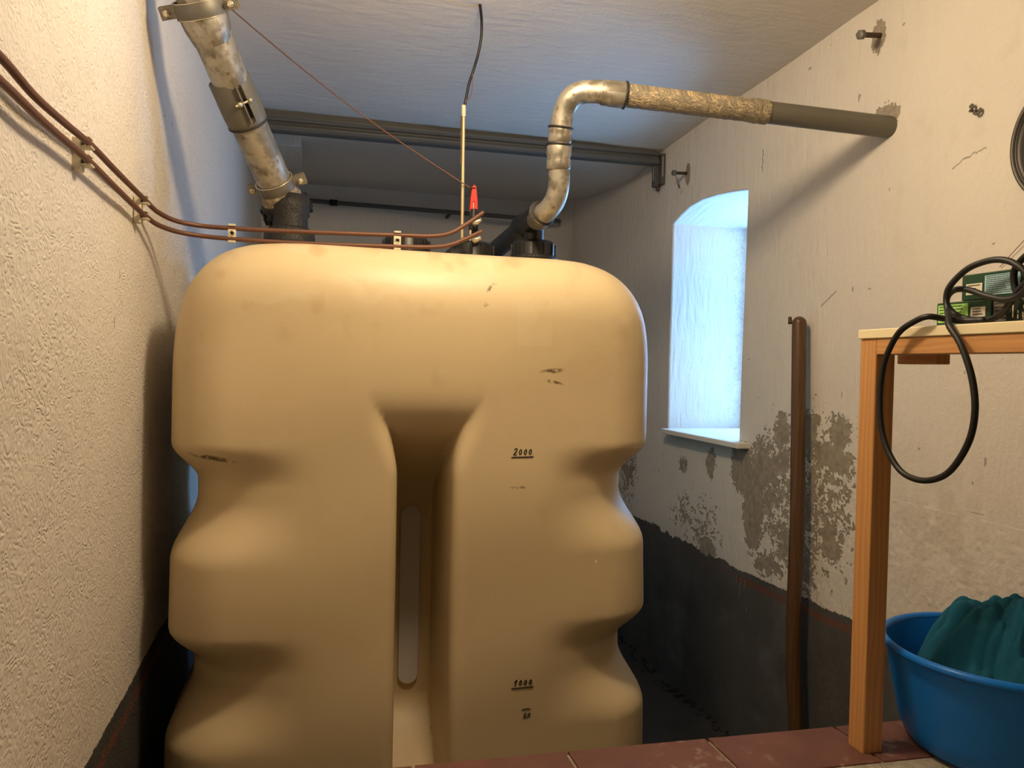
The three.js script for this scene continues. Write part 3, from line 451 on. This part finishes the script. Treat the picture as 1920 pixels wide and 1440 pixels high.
{
  const t = thing('filling_pipe', 'thick zinc filling pipe leaning down from the ceiling to a black tank connector', 'pipe', [-.066, CB, -1.95]);
  const B = [-.078, 1.592, -1.990], Mi = [-.178, 1.792, -1.826], T = [-.242, 1.927, -1.700];
  part(t, 'lower_pipe', tube([[-.070, 1.575, -2.003], B, [-.128, 1.692, -1.908], Mi, [-.187, 1.812, -1.809]], .0415, 60, 32), M.zinc);
  part(t, 'upper_pipe', tube([[-.172, 1.782, -1.835], Mi, [-.204, 1.851, -1.765], [-.227, 1.898, -1.722], T, [-.250, 1.960, -1.680], [-.254, 2.00, -1.668], [-.256, 2.14, -1.664]], .0405, 90, 32), M.zinc);
  const ax = VA(Mi).sub(VA(B)).normalize(), s0 = VA(Mi).addScaledVector(ax, -.052).toArray(), s1 = VA(Mi).addScaledVector(ax, .05).toArray();
  const sl = part(t, 'sleeve', lathe(s0, s1, [[.042, 0], [.0455, .001], [.0470, .020], [.0470, .042], [.0462, .065], [.0458, .102], [.0405, .104]], 44), M.zincDull, 'tapered steel sleeve');
  part(sl, 'seal', lathe(s0, s1, [[.042, -.004], [.0472, -.003], [.0472, .001], [.042, .002]], 44), M.seal);
  const fd = V(.35, -.25, 1); fd.addScaledVector(ax, -fd.dot(ax)).normalize(); const sd = new THREE.Vector3().crossVectors(ax, fd).normalize(), mm = new THREE.Matrix4().makeBasis(sd, ax, fd);
  const fl = []; for (const s of [-1, 1]) { const b = box(s * .006 - .0011, s * .006 + .0011, -.04, .045, .038, .056, .001); b.applyMatrix4(mm); b.translate(...Mi); fl.push(b); }
  part(sl, 'clamp_flange', fl, M.zinc);
  const gap = box(-.0045, .0045, -.03, .012, .040, .0478); gap.applyMatrix4(mm); gap.translate(...Mi); part(sl, 'slit', gap, M.hole);
  const bo = [rod([-.024, .008, .0525], [.016, .008, .0525], .003, .003, 10), lathe([-.017, .008, .0525], [-.008, .008, .0525], [[0, 0], [.0062, 0], [.0062, .0075], [0, .0075]], 6), lathe([.0085, .008, .0525], [.02, .008, .0525], [[0, 0], [.0062, 0], [.0062, .005], [0, .005]], 6)]; for (const b of bo) { b.applyMatrix4(mm); b.translate(...Mi); } part(sl, 'bolt', bo, M.bright);
  // top elbow socket and its clamp
  const ta = V(-.28, .80, .52).normalize().toArray();
  part(t, 'elbow_socket', lathe([-.226, 1.895, -1.725], [-.240, 1.930, -1.698], [[.0405, -.018], [.044, -.004], [.048, .012], [.0495, .03], [.0495, .058], [.047, .064]], 44), M.zinc);
  clampRing(t, [-.2425, 1.934, -1.695], ta, .0500, [[1, -.1, .15], [-1, -.1, -.1]], 1.15);
  // black connector on the tank
  part(t, 'union_nut', lathe([-.066, CB, -1.955], [-.066, 3, -1.955], [[0, 0], [.067, 0], [.068, .010], [.063, .016], [.060, .044], [.046, .052], [0, .052]], 40), M.blackDusty);
  part(t, 'neck', lathe([-.064, 1.49, -1.955], [-.066, 1.62, -1.972], [[0, 0], [.0445, 0], [.0425, .03], [.0425, .07], [.048, .09], [.046, .12], [0, .13]], 40), M.blackDusty);
  const ca = VA(Mi).sub(VA(B)).normalize(), c0 = VA(B).addScaledVector(ca, -.040).toArray(), c1 = VA(B).addScaledVector(ca, .045).toArray();
  const hub = part(t, 'connector', lathe(c0, c1, [[0, 0], [.045, 0], [.055, .012], [.058, .030], [.056, .058], [.050, .064], [.042, .064]], 44), M.blackDusty);
  const knobs = [], bs = new THREE.Vector3().crossVectors(ca, V(0, 0, 1)).normalize(), bt = new THREE.Vector3().crossVectors(ca, bs).normalize();
  for (let i = 0; i < 14; i++) { const an = i / 14 * Math.PI * 2, dir = bs.clone().multiplyScalar(Math.cos(an)).addScaledVector(bt, Math.sin(an)); const k = box(-.005, .005, .012, .032, .052, .064, .002); const mx = new THREE.Matrix4().makeBasis(new THREE.Vector3().crossVectors(ca, dir), ca, dir); k.applyMatrix4(mx); k.translate(...c0); knobs.push(k); const k2 = box(-.005, .005, .036, .050, .052, .063, .002); k2.applyMatrix4(mx.clone().multiply(new THREE.Matrix4().makeRotationY(0.22))); k2.translate(...c0); knobs.push(k2); }
  part(hub, 'grip_lug', knobs, M.blackDusty);
  part(t, 'inner_ring', lathe(VA(B).addScaledVector(ca, .018).toArray(), c1, [[.043, 0], [.0505, .001], [.0505, .012], [.0475, .014], [.0475, .030], [.043, .031]], 44), M.wrap, 'brownish metal ring');
  clampRing(t, VA(B).addScaledVector(ca, .058).toArray(), ca.toArray(), .0445, [[1, .25, .15], [-1, .12, -.25]], 1.1);
}

// ---------------------------------------------------------------- suction fitting with red lever, gauge tube, wires
{
  const t = thing('suction_fitting', 'black tank fitting with a small upright red lever beside the gauge tube', 'valve', [.396, CB, -1.93]);
  screwCap(t, .398, CB, -1.945, .057, .040);
  part(t, 'side_cap', lathe([.345, CB - .022, -1.905], [.345, 3, -1.905], [[0, 0], [.032, 0], [.030, .025], [.018, .038], [0, .038]], 28), M.blackDusty);
  part(t, 'valve_body', [rod([.393, 1.49, -1.915], [.393, 1.600, -1.915], .0095, .0085), rod([.393, 1.578, -1.915], [.393, 1.604, -1.915], .0115, .0105), rod([.393, 1.55, -1.915], [.393, 1.565, -1.915], .0125), box(.382, .404, 1.515, 1.532, -1.928, -1.902, .003)], M.black);
  part(t, 'chrome_tube', rod([.384, 1.495, -1.905], [.384, 1.548, -1.905], .0032), M.bright);
  const lev = new THREE.Shape(); lev.moveTo(-.0095, 0); lev.lineTo(.0095, 0); lev.lineTo(.0085, .028); lev.lineTo(.0045, .062); lev.lineTo(.001, .066); lev.lineTo(-.0035, .062); lev.lineTo(-.0075, .03); lev.closePath(); const hl = new THREE.Path(); hl.moveTo(-.0028, .003); hl.lineTo(-.0028, .024); hl.lineTo(.0028, .024); hl.lineTo(.0028, .003); hl.closePath(); lev.holes.push(hl);
  const lg = new THREE.ExtrudeGeometry(lev, { depth: .007, bevelEnabled: true, bevelThickness: .0012, bevelSize: .0012, bevelSegments: 2 }); lg.translate(.3925, 1.600, -1.918);
  part(t, 'lever', lg, M.red, 'red lever');
  part(t, 'spindle', rod([.3925, 1.598, -1.914], [.3925, 1.622, -1.914], .0022), M.bright);
  for (const [y, yy] of [[1.571, 1.571], [1.526, 1.526]]) part(t, 'pipe_nut', lathe([.386, y - .010, -1.885], [.413, yy + .004, -1.875], [[0, 0], [.008, 0], [.008, .012], [.0055, .016], [.0055, .024], [0, .024]], 6), M.bright);
}
{
  const t = thing('gauge_tube', 'thin upright brass gauge tube standing on the tank with a torn strip of tape', 'tube', [.366, TT, -1.93]);
  part(t, 'tube', rod([.367, 1.475, -1.93], [.3645, 1.862, -1.93], .0042), M.brass);
  part(t, 'top_ferrule', rod([.3646, 1.845, -1.93], [.3644, 1.874, -1.93], .0056), M.clip);
  const tp = []; const r = rng(5); for (let i = 0; i < 14; i++) { const y = 1.72 + i * .0095; tp.push(box(.3585 - r() * .003, .364, y, y + .011, -1.932, -1.928, .0015)); } part(t, 'tape', tp, M.rust);
  const w = part(scene, 'gauge_cable', tube([[.366, 1.868, -1.93], [.369, 1.885, -1.93], [.377, 1.93, -1.93], [.388, 1.966, -1.93], [.397, 2.005, -1.915], [.402, 2.045, -1.905], [.399, 2.08, -1.89], [.388, 2.105, -1.86], [.368, 2.14, -1.80]], .0036, 70, 12), M.cable);
  tag(w, 'black cable curving from the ceiling into the top of the brass gauge tube', 'cable');
  const c = part(scene, 'cobweb_thread', tube([[.369, 1.882, -1.927], [.383, 1.905, -1.927], [.386, 1.935, -1.928], [.386, 1.958, -1.928]], .0011, 30, 6), M.wire); tag(c, 'loose thin thread hanging beside the black gauge cable', 'thread');
}
{
  const pts = []; for (let i = 0; i <= 20; i++) { const k = i / 20; pts.push([mix(-.222, .384, k), mix(2.085, 1.657, k) - 0.020 * Math.sin(Math.PI * k), mix(-2.02, -1.912, k)]); }
  const t = thing('tie_wire', 'rusty thin wire stretched from the ceiling down to the red lever', 'wire', [.384, 1.657, -1.912]);
  part(t, 'strand', tube(pts, .0016, 80, 8), M.wire);
  const lp = new THREE.TorusGeometry(.006, .0011, 8, 20); lp.rotateX(Math.PI / 2.3); lp.translate(.391, 1.657, -1.913); part(t, 'loop', lp, M.rust);
  const kn = new THREE.SphereGeometry(.0035, 10, 8); kn.translate(.383, 1.659, -1.912); part(t, 'knot', kn, M.rust);
}

// ---------------------------------------------------------------- copper lines and their clips
{
  const U = [[-.352, 1.512, -.60], [-.326, 1.512, -.66], [-.325, 1.514, -.907], [-.324, 1.506, -1.0], [-.324, 1.508, -1.114], [-.324, 1.512, -1.222], [-.325, 1.510, -1.389], [-.326, 1.509, -1.61], [-.318, 1.502, -1.69], [-.293, 1.497, -1.752], [-.25, 1.4945, -1.778], [-.183, 1.4935, -1.78], [-.04, 1.4955, -1.78], [.183, 1.502, -1.78], [.27, 1.506, -1.782], [.31, 1.516, -1.787], [.35, 1.541, -1.793], [.392, 1.573, -1.80]];
  const Lw = [[-.352, 1.486, -.60], [-.326, 1.488, -.66], [-.325, 1.489, -.907], [-.324, 1.485, -1.025], [-.324, 1.486, -1.222], [-.325, 1.482, -1.39], [-.326, 1.479, -1.61], [-.318, 1.476, -1.69], [-.293, 1.4745, -1.752], [-.25, 1.4725, -1.778], [-.183, 1.470, -1.78], [-.04, 1.4695, -1.78], [.183, 1.4755, -1.78], [.27, 1.480, -1.782], [.31, 1.488, -1.787], [.35, 1.506, -1.793], [.389, 1.527, -1.80]];
  tag(part(scene, 'copper_line', tube(U, .0051, 260, 14), M.copper), 'upper of the two brown copper oil lines along the left wall and over the tank', 'pipe', 'copper oil lines');
  tag(part(scene, 'copper_line', tube(Lw, .0051, 260, 14), M.copper), 'lower of the two brown copper oil lines along the left wall and over the tank', 'pipe', 'copper oil lines');
  const wallClip = (z, yu, yl, label) => {
    const t = thing('pipe_clip', label, 'clip', [-.345, yl - .012, z], 'wall clips of the copper lines');
    part(t, 'block', box(-.3445, -.3315, yl - .016, yu + .006, z - .010, z + .010, .002), M.clip);
    for (const y of [yu, yl]) part(t, 'jaw', [box(-.334, -.318, y - .0085, y - .0055, z - .009, z + .009, .001), box(-.334, -.320, y + .0055, y + .0080, z - .009, z + .009, .001)], M.clip);
  };
  wallClip(-1.222, 1.512, 1.486, 'cream plastic clip holding both copper lines, nearer to the camera on the left wall');
  wallClip(-1.605, 1.509, 1.479, 'cream plastic clip holding both copper lines, farther along the left wall before the bend');
  const spacer = (x, yu, yl, label) => {
    const t = thing('pipe_spacer', label, 'clip', [x, yl - .01, -1.774], 'spacers between the copper lines');
    part(t, 'plate', box(x - .0085, x + .0085, yl + .003, yu - .003, -1.782, -1.774, .001), M.clip);
    for (const y of [yu + .0066, yl - .0066]) part(t, 'hook', box(x - .008, x + .008, y - .0022, y + .0022, -1.784, -1.772, .001), M.clip);
    const ring = new THREE.TorusGeometry(.0052, .0014, 8, 20); ring.translate(x, (yu + yl) / 2, -1.7735); part(t, 'screw_eye', ring, M.bright);
    part(t, 'screw_hole', rod([x, (yu + yl) / 2, -1.776], [x, (yu + yl) / 2, -1.7732], .0045), M.hole);
  };
  spacer(-.183, 1.4935, 1.470, 'cream spacer joining the copper lines left of the filling pipe');
  spacer(.183, 1.502, 1.4755, 'cream spacer joining the copper lines in front of the black screw cap');
}

// ---------------------------------------------------------------- ceiling rail, conduit, wall hardware
{
  const t = thing('ceiling_rail', 'dark grey steel rail crossing the room under the ceiling', 'rail', [0.5, 2.0, -2.76]);
  const s = new THREE.Shape(); for (const [i, [a, b]] of [[-.03, 2.052], [.012, 2.052], [.012, 2.037], [.004, 2.033], [.004, 2.022], [.016, 2.018], [.016, 2.003], [.010, 2.000], [-.024, 2.000], [-.030, 2.006]].entries()) i ? s.lineTo(a, b) : s.moveTo(a, b); s.closePath();
  const g = new THREE.ExtrudeGeometry(s, { depth: 1.60, bevelEnabled: false }); g.rotateY(Math.PI / 2); g.translate(-.285, .002, -2.765);
  const p = g.attributes.position; for (let i = 0; i < p.count; i++) p.setY(i, p.getY(i) + 0.012 * (p.getX(i) + .285) / 1.6);
  // after the turn the profile's front faces -z: mirror it to face the room
  for (let i = 0; i < p.count; i++) p.setZ(i, -2.765 * 2 - p.getZ(i)); { const pa = p.array; for (let i = 0; i < pa.length; i += 9) for (let k = 0; k < 3; k++) { const q = pa[i + 3 + k]; pa[i + 3 + k] = pa[i + 6 + k]; pa[i + 6 + k] = q; } } g.computeVertexNormals();
  part(t, 'rail_profile', g, M.beam);
  part(t, 'packing_strip', box(-.285, 1.31, 2.055, 2.10, -2.79, -2.772), M.beam);
  const b = part(t, 'end_bracket', [box(1.306, 1.328, 1.932, 2.058, -2.800, -2.770, .002), box(1.322, 1.340, 1.936, 2.058, -2.800, -2.745, .002)], M.beam, 'short upright bracket at the wall end');
  for (const g of [box(1.3045, 1.3085, 1.955, 2.02, -2.787, -2.781, .001), box(1.325, 1.3295, 1.965, 2.045, -2.7455, -2.742, .001)]) part(b, 'worn_edge', g, M.beamWorn);
  part(b, 'bolt_end', rod([1.322, 1.915, -2.775], [1.322, 1.94, -2.775], .006, .008, 10), M.rust);
}
{
  const a = [-.20, 2.043, -4.075], b = [1.27, 1.986, -3.86];
  const t = thing('conduit', 'thin dark grey conduit pipe crossing the far wall under the ceiling', 'pipe', a);
  part(t, 'tube', rod(a, b, .0115), M.conduit);
  const d = VA(b).sub(VA(a)).normalize(), at = k => VA(a).addScaledVector(d, k).toArray();
  part(t, 'coupling', rod(at(.265), at(.305), .0155), M.hole);
  part(t, 'end_plug', rod(at(VA(b).distanceTo(VA(a)) - .004), at(VA(b).distanceTo(VA(a)) + .004), .009, .004), M.rust);
  for (const k of [.28, .9, 1.4]) { const c = at(k); part(t, 'saddle', box(c[0] - .006, c[0] + .006, c[1] - .006, c[1] + .006, c[2], k > 1 ? -3.97 : -4.105), M.rust); }
}
function wallBolt(root, head, r, label, extra) {
  const t = thing('wall_bolt', label, 'bolt', root); const d = VA(head).sub(VA(root)).normalize(), in0 = VA(root).addScaledVector(d, -.02).toArray();
  part(t, 'shank', rod(in0, head, r), M.rust);
  part(t, 'bolt_head', lathe(head, VA(head).addScaledVector(d, .02).toArray(), [[0, 0], [r * 1.9, 0], [r * 1.9, r * 1.6], [r * 1.5, r * 2], [0, r * 2]], 6), M.zincDull);
  if (extra) extra(t);
}
wallBolt([1.343, 2.036, -1.578], [1.272, 2.020, -1.558], .0062, 'rusty bolt sticking out of a broken plaster spot high above the vent pipe');
wallBolt([1.343, 1.937, -2.568], [1.282, 1.928, -2.548], .0058, 'rusty bolt with a dangling bit of wire left above the window', t => { part(t, 'wire_end', tube([[1.282, 1.922, -2.546], [1.292, 1.906, -2.55], [1.303, 1.884, -2.556]], .0012, 20, 6), M.wire); part(t, 'wire_knot', tube([[1.301, 1.888, -2.555], [1.306, 1.878, -2.557]], .0028, 6, 8), M.rust); });
{
  const t = thing('wall_hook', 'pair of small curled steel hooks in the right wall', 'hook', [1.34, 1.757, -1.284]);
  const curl = (z, y, a) => { const g = new THREE.TorusGeometry(.0062, .0030, 10, 22, 4.6); g.rotateY(Math.PI / 2 - .5); g.rotateX(a); g.translate(1.331, y, z); return g; };
  part(t, 'curl', curl(-1.293, 1.764, .4), M.zincDull); part(t, 'curl', curl(-1.277, 1.752, 2.2), M.zincDull);
  part(t, 'peg', [rod([1.352, 1.758, -1.293], [1.332, 1.758, -1.292], .003), rod([1.352, 1.754, -1.279], [1.332, 1.753, -1.279], .003)], M.rust);
}
{
  const t = thing('round_dish', 'round dark metal dish on the right wall cut by the picture edge', 'dish', [1.34, 1.64, -1.054]);
  part(t, 'bowl', lathe([1.340, 1.643, -1.055], [0, 1.643, -1.055], [[0, 0], [.115, 0], [.123, .004], [.126, .014], [.124, .022], [.117, .022], [.114, .014], [0, .010]], 64), M.dish);
  part(t, 'rim', lathe([1.340, 1.643, -1.055], [0, 1.643, -1.055], [[.122, .018], [.128, .018], [.128, .025], [.122, .025], [.122, .018]], 64), M.zincDull);
}
tag(part(scene, 'thread', tube([[1.336, 1.42, -1.215], [1.334, 1.445, -1.185], [1.332, 1.475, -1.148], [1.334, 1.53, -1.09]], .0007, 30, 6), M.wire), 'fine dark thread against the right wall above the green boxes', 'thread');
// crumbled mortar along the foot of the right wall
{
  const L = [], r = rng(41);
  for (let i = 0; i < 90; i++) { const s = .004 + .013 * r() * r(), g = new THREE.IcosahedronGeometry(s, 0), p = g.attributes.position; const q = {}; for (let k = 0; k < p.count; k++) { const key = [p.getX(k), p.getY(k), p.getZ(k)].map(v => v.toFixed(5)).join(); q[key] ??= .65 + .6 * r(); p.setXYZ(k, p.getX(k) * q[key] * 1.3, p.getY(k) * q[key] * .7, p.getZ(k) * q[key] * 1.3); } g.computeVertexNormals(); g.rotateY(r() * 6); const z = -2.05 - 1.1 * r(); g.translate(1.325 - .05 * r() * r() - .012 * Math.sin(z * 9), s * .4, z); L.push(g); }
  const o = part(scene, 'mortar_crumbs', L, M.dado); tag(o, 'dark mortar crumbs along the floor edge of the right wall', 'rubble', null, 'stuff');
}
// leaning pole
{
  const t = thing('pole', 'brown round pole with a dull ring near its foot leaning on the right wall', 'pole', [1.285, 0, -1.745]);
  part(t, 'shaft', planarUV(tube([[1.284, .18, -1.742], [1.283, .45, -1.768], [1.288, .80, -1.775], [1.296, 1.1, -1.795], [1.303, 1.335, -1.812]], .0195, 80, 24), (x, y, z) => [x * 1.5 + z, y]), M.pole);
  part(t, 'foot', rod([1.284, 0.0, -1.727], [1.284, .19, -1.743], .0185), M.ring);
  part(t, 'ring', lathe([1.284, .165, -1.741], [1.284, .23, -1.7475], [[.019, 0], [.0225, .001], [.0225, .030], [.019, .032]]), M.ring);
  part(t, 'end_screw', rod([1.285, 1.335, -1.828], [1.288, 1.352, -1.834], .006, .005, 10), M.rust);
}

// ---------------------------------------------------------------- table with boxes and cable
{
  const t = thing('work_table', 'narrow pine table with a pale board top standing on the tiled ledge', 'table', [1.1, .5495, -.85]);
  const leg = (x0, x1, z0, z1) => { const g = box(x0, x1, .5495, 1.2585, z0, z1, .0025); return boxUV(g, 1); };
  part(t, 'leg', leg(.912, .951, -1.097, -1.059), M.pine); part(t, 'leg', leg(.912, .951, -.60, -.562), M.pine); part(t, 'leg', leg(1.296, 1.334, -.60, -.562), M.pine);
  part(t, 'rail', boxUV(box(.9115, .948, 1.2315, 1.2585, -1.0585, -.6005, .002), 2), M.pine);
  part(t, 'corner_block', boxUV(box(.984, 1.012, 1.217, 1.2585, -1.092, -1.006, .002), 2), M.pine);
  part(t, 'wall_rail', boxUV(box(1.305, 1.338, 1.2315, 1.2585, -1.0585, -.6005, .002), 2), M.pine);
  part(t, 'table_top', boxUV(box(.9085, 1.338, 1.2585, 1.2745, -1.100, -.55, .002), 2), M.board, 'pale painted board');
}
function carton(name, label, x0, x1, y0, y1, z0, z1, m) { const t = thing(name, label, 'box', [(x0 + x1) / 2, y0, (z0 + z1) / 2], 'boxes on the table'); part(t, 'carton', box(x0, x1, y0, y1, z0, z1, .002), m); return t; }
function sticker(t, x, z0, z1, y0, y1, m, lines, seed) {
  part(t, 'sticker', box(x - .0008, x + .0004, y0, y1, z0, z1, .0003), m); const r = rng(seed), L = [];
  for (let i = 0; i < lines; i++) { const y = y1 - (i + 0.8) * (y1 - y0) / (lines + 0.6); let z = z0 + .003; const end = z1 - .003 - r() * (z1 - z0) * 0.35; while (z < end) { const w = .0015 + r() * .004; L.push(box(x - .00105, x - .0007, y, y + (y1 - y0) / (lines + 1) * 0.42, z, Math.min(z + w, end))); z += w + .0008; } }
  part(t, 'print_line', L, M.print);
}
{
  const a = carton('small_carton', 'lower dark green box with lime and white stickers lying on the table', .975, 1.20, 1.2747, 1.3155, -1.000, -.899, M.greenBox);
  sticker(a, .975, -.996, -.939, 1.2835, 1.3115, M.labelGreen, 5, 21); sticker(a, .975, -.934, -.908, 1.289, 1.3045, M.labelWhite, 3, 22);
  const b = carton('small_carton', 'striped grey-brown packet between the green box and the black box', .977, 1.18, 1.2747, 1.3125, -.8975, -.8745, M.cardboard);
  const L = []; for (let i = 0; i < 6; i++) L.push(box(.9764, .978, 1.279 + i * .0055, 1.2812 + i * .0055, -.897, -.875)); part(b, 'stripe', L, M.print);
  const c = carton('small_carton', 'nearly black box with sideways lettering at the picture edge', .974, 1.2, 1.2747, 1.3140, -.8735, -.77, M.darkBox);
  const P = []; for (const [z, y, h] of [[-.862, 1.285, .018], [-.854, 1.283, .006], [-.854, 1.291, .004], [-.846, 1.285, .007], [-.845, 1.297, .009]]) P.push(box(.9734, .9745, y, y + h, z, z + .0016)); for (const [y, z] of [[1.283, -.842], [1.300, -.842]]) { const s = new THREE.TorusGeometry(.0028, .0006, 6, 16, 4.4); s.rotateY(-Math.PI / 2); s.translate(.9736, y, z); P.push(s); } part(c, 'lettering', P, M.labelWhite);
  const d = carton('small_carton', 'upper dark green box with a light blue sticker resting on the lower boxes', .974, 1.19, 1.3157, 1.3555, -.952, -.78, M.greenBox);
  sticker(d, .974, -.943, -.914, 1.3235, 1.3405, M.labelWhite, 3, 23); sticker(d, .974, -.910, -.851, 1.3205, 1.3505, M.labelBlue, 10, 24);
}
{
  // one cable: hangs in a big loop over the table edge and lies coiled on the boxes' front
  const P = [[.944, 1.281, -.884], [.938, 1.2815, -.91], [.918, 1.285, -.928], [.900, 1.288, -.94], [.896, 1.280, -.965], [.895, 1.267, -.989], [.894, 1.246, -1.005], [.893, 1.22, -1.017], [.893, 1.184, -1.024], [.893, 1.141, -1.024], [.893, 1.106, -1.018], [.893, 1.072, -1.001], [.893, 1.047, -.975], [.893, 1.039, -.946], [.893, 1.042, -.916], [.893, 1.056, -.887], [.893, 1.083, -.864], [.893, 1.116, -.848], [.893, 1.153, -.843], [.893, 1.189, -.848], [.893, 1.223, -.86], [.894, 1.249, -.875], [.898, 1.272, -.897], [.915, 1.2865, -.916], [.934, 1.299, -.937], [.938, 1.313, -.944], [.938, 1.327, -.943], [.938, 1.336, -.938], [.940, 1.348, -.927], [.942, 1.36, -.909], [.944, 1.366, -.887], [.945, 1.367, -.865], [.946, 1.362, -.845], [.947, 1.351, -.828], [.948, 1.340, -.819], [.949, 1.330, -.817], [.950, 1.319, -.824], [.951, 1.311, -.837], [.951, 1.309, -.854], [.952, 1.313, -.873], [.952, 1.319, -.892], [.952, 1.327, -.912], [.952, 1.331, -.929], [.952, 1.331, -.943], [.952, 1.324, -.955], [.953, 1.314, -.959], [.955, 1.302, -.954], [.957, 1.293, -.944], [.960, 1.286, -.927], [.962, 1.2825, -.903], [.962, 1.284, -.884], [.962, 1.292, -.868], [.962, 1.304, -.857], [.962, 1.320, -.845], [.962, 1.331, -.833], [.962, 1.340, -.821], [.961, 1.352, -.808], [.960, 1.362, -.79], [.960, 1.372, -.782], [.960, 1.381, -.790], [.960, 1.381, -.81], [.960, 1.374, -.824], [.961, 1.362, -.842], [.962, 1.350, -.851], [.964, 1.338, -.853], [.965, 1.323, -.850], [.966, 1.309, -.838], [.966, 1.292, -.820], [.966, 1.281, -.80], [.966, 1.2795, -.74]];
  tag(part(scene, 'power_cable', tube(P, .0047, 520, 14), M.cable), 'black power cable looping down over the table edge from a coil before the boxes', 'cable');
}

// ---------------------------------------------------------------- tub and cloth
{
  const cx = 1.152, cz = -1.030, by = .5497, t = thing('wash_tub', 'round blue plastic wash tub on the ledge behind the table leg', 'tub', [cx, by, cz]);
  part(t, 'bowl', lathe([cx, by, cz], [cx, 3, cz], [[0, 0], [.118, 0], [.128, .004], [.138, .016], [.147, .04], [.163, .12], [.171, .172], [.1735, .174], [.1705, .176], [.168, .170], [.160, .12], [.144, .042], [.134, .019], [.122, .007], [0, .006]], 96), M.tub);
  part(t, 'rim', lathe([cx, by, cz], [cx, 3, cz], [[.170, .170], [.178, .168], [.1815, .172], [.1805, .178], [.175, .1815], [.170, .179], [.1685, .174]], 96), M.tub);
  const N = 130, pos = [], idx = [];
  const H = (x, z) => {                                        // crumpled fabric: broad heap, round folds with sharp creases between them
    const r = Math.hypot(x, z) / .15, w1 = fbm(x * 8 + 20, z * 8 + 11, 3) - .5, w2 = fbm(x * 8 + 40, z * 8 + 31, 3) - .5;
    const f1 = Math.abs(Math.sin((x * .55 - z * .9 + w1 * .17) * 36 + .4)), f2 = Math.abs(Math.sin((z * .6 + x * .8 + w2 * .15) * 31 + 1.2));
    const heap = .128 * Math.pow(clamp(1 - ((x - .035) / .165) ** 2 - ((z + .005) / .16) ** 2), .62);
    return .070 + heap + (.036 * Math.sqrt(f1 * f1 + .004) + .034 * Math.sqrt(f2 * f2 + .004) + .011 * Math.abs(Math.sin((x - z * .3 + w2 * .1) * 75)) + .006 * Math.abs(Math.sin((z + x * .5 + w1 * .12) * 110))) * (1.05 - .75 * r * r) + .018 * w1 - .045 * sstep(.03, -.12, x);
  };
  for (let i = 0; i <= N; i++) for (let j = 0; j <= N; j++) { const a = (i / N * 2 - 1), b = (j / N * 2 - 1), R = .148; const x = R * a * Math.sqrt(1 - b * b / 2), z = R * b * Math.sqrt(1 - a * a / 2); const ox = .018 * (fbm(x * 22, z * 22 + 9, 3) - .5), oz = .018 * (fbm(x * 22 + 50, z * 22, 3) - .5); let X = x + ox, Z = z + oz, h = H(x, z); const q = Math.min(1, (.1335 + .2 * Math.min(h, .17) - .006) / Math.hypot(X, Z)); pos.push(cx + X * q, by + h, cz + Z * q); }
  for (let i = 0; i < N; i++) for (let j = 0; j < N; j++) { const a = i * (N + 1) + j, b = a + N + 1; idx.push(a, a + 1, b, b, a + 1, b + 1); }
  const g = new THREE.BufferGeometry(); g.setAttribute('position', new THREE.Float32BufferAttribute(pos, 3)); g.setIndex(idx); g.computeVertexNormals(); planarUV(g, (x, y, z) => [x + y * .5, -z + y * .5]);
  const under = g.clone(); { const p = under.attributes.position; for (let i = 0; i < p.count; i++) { const h = Math.max(.0095, p.getY(i) - by - .055), X = p.getX(i) - cx, Z = p.getZ(i) - cz, q = Math.min(1, (.125 + .2 * Math.min(h, .17) - .008) / Math.hypot(X, Z)); p.setXYZ(i, cx + X * q, by + h, cz + Z * q); } const q = []; for (let i = 0; i < idx.length; i += 3) q.push(idx[i], idx[i + 2], idx[i + 1]); under.setIndex(q); under.computeVertexNormals(); }
  tag(part(scene, 'cloth', [g, under], M.cloth), 'crumpled dark teal cloth heaped in the blue tub', 'cloth');
}
renderer.render(scene, camera);
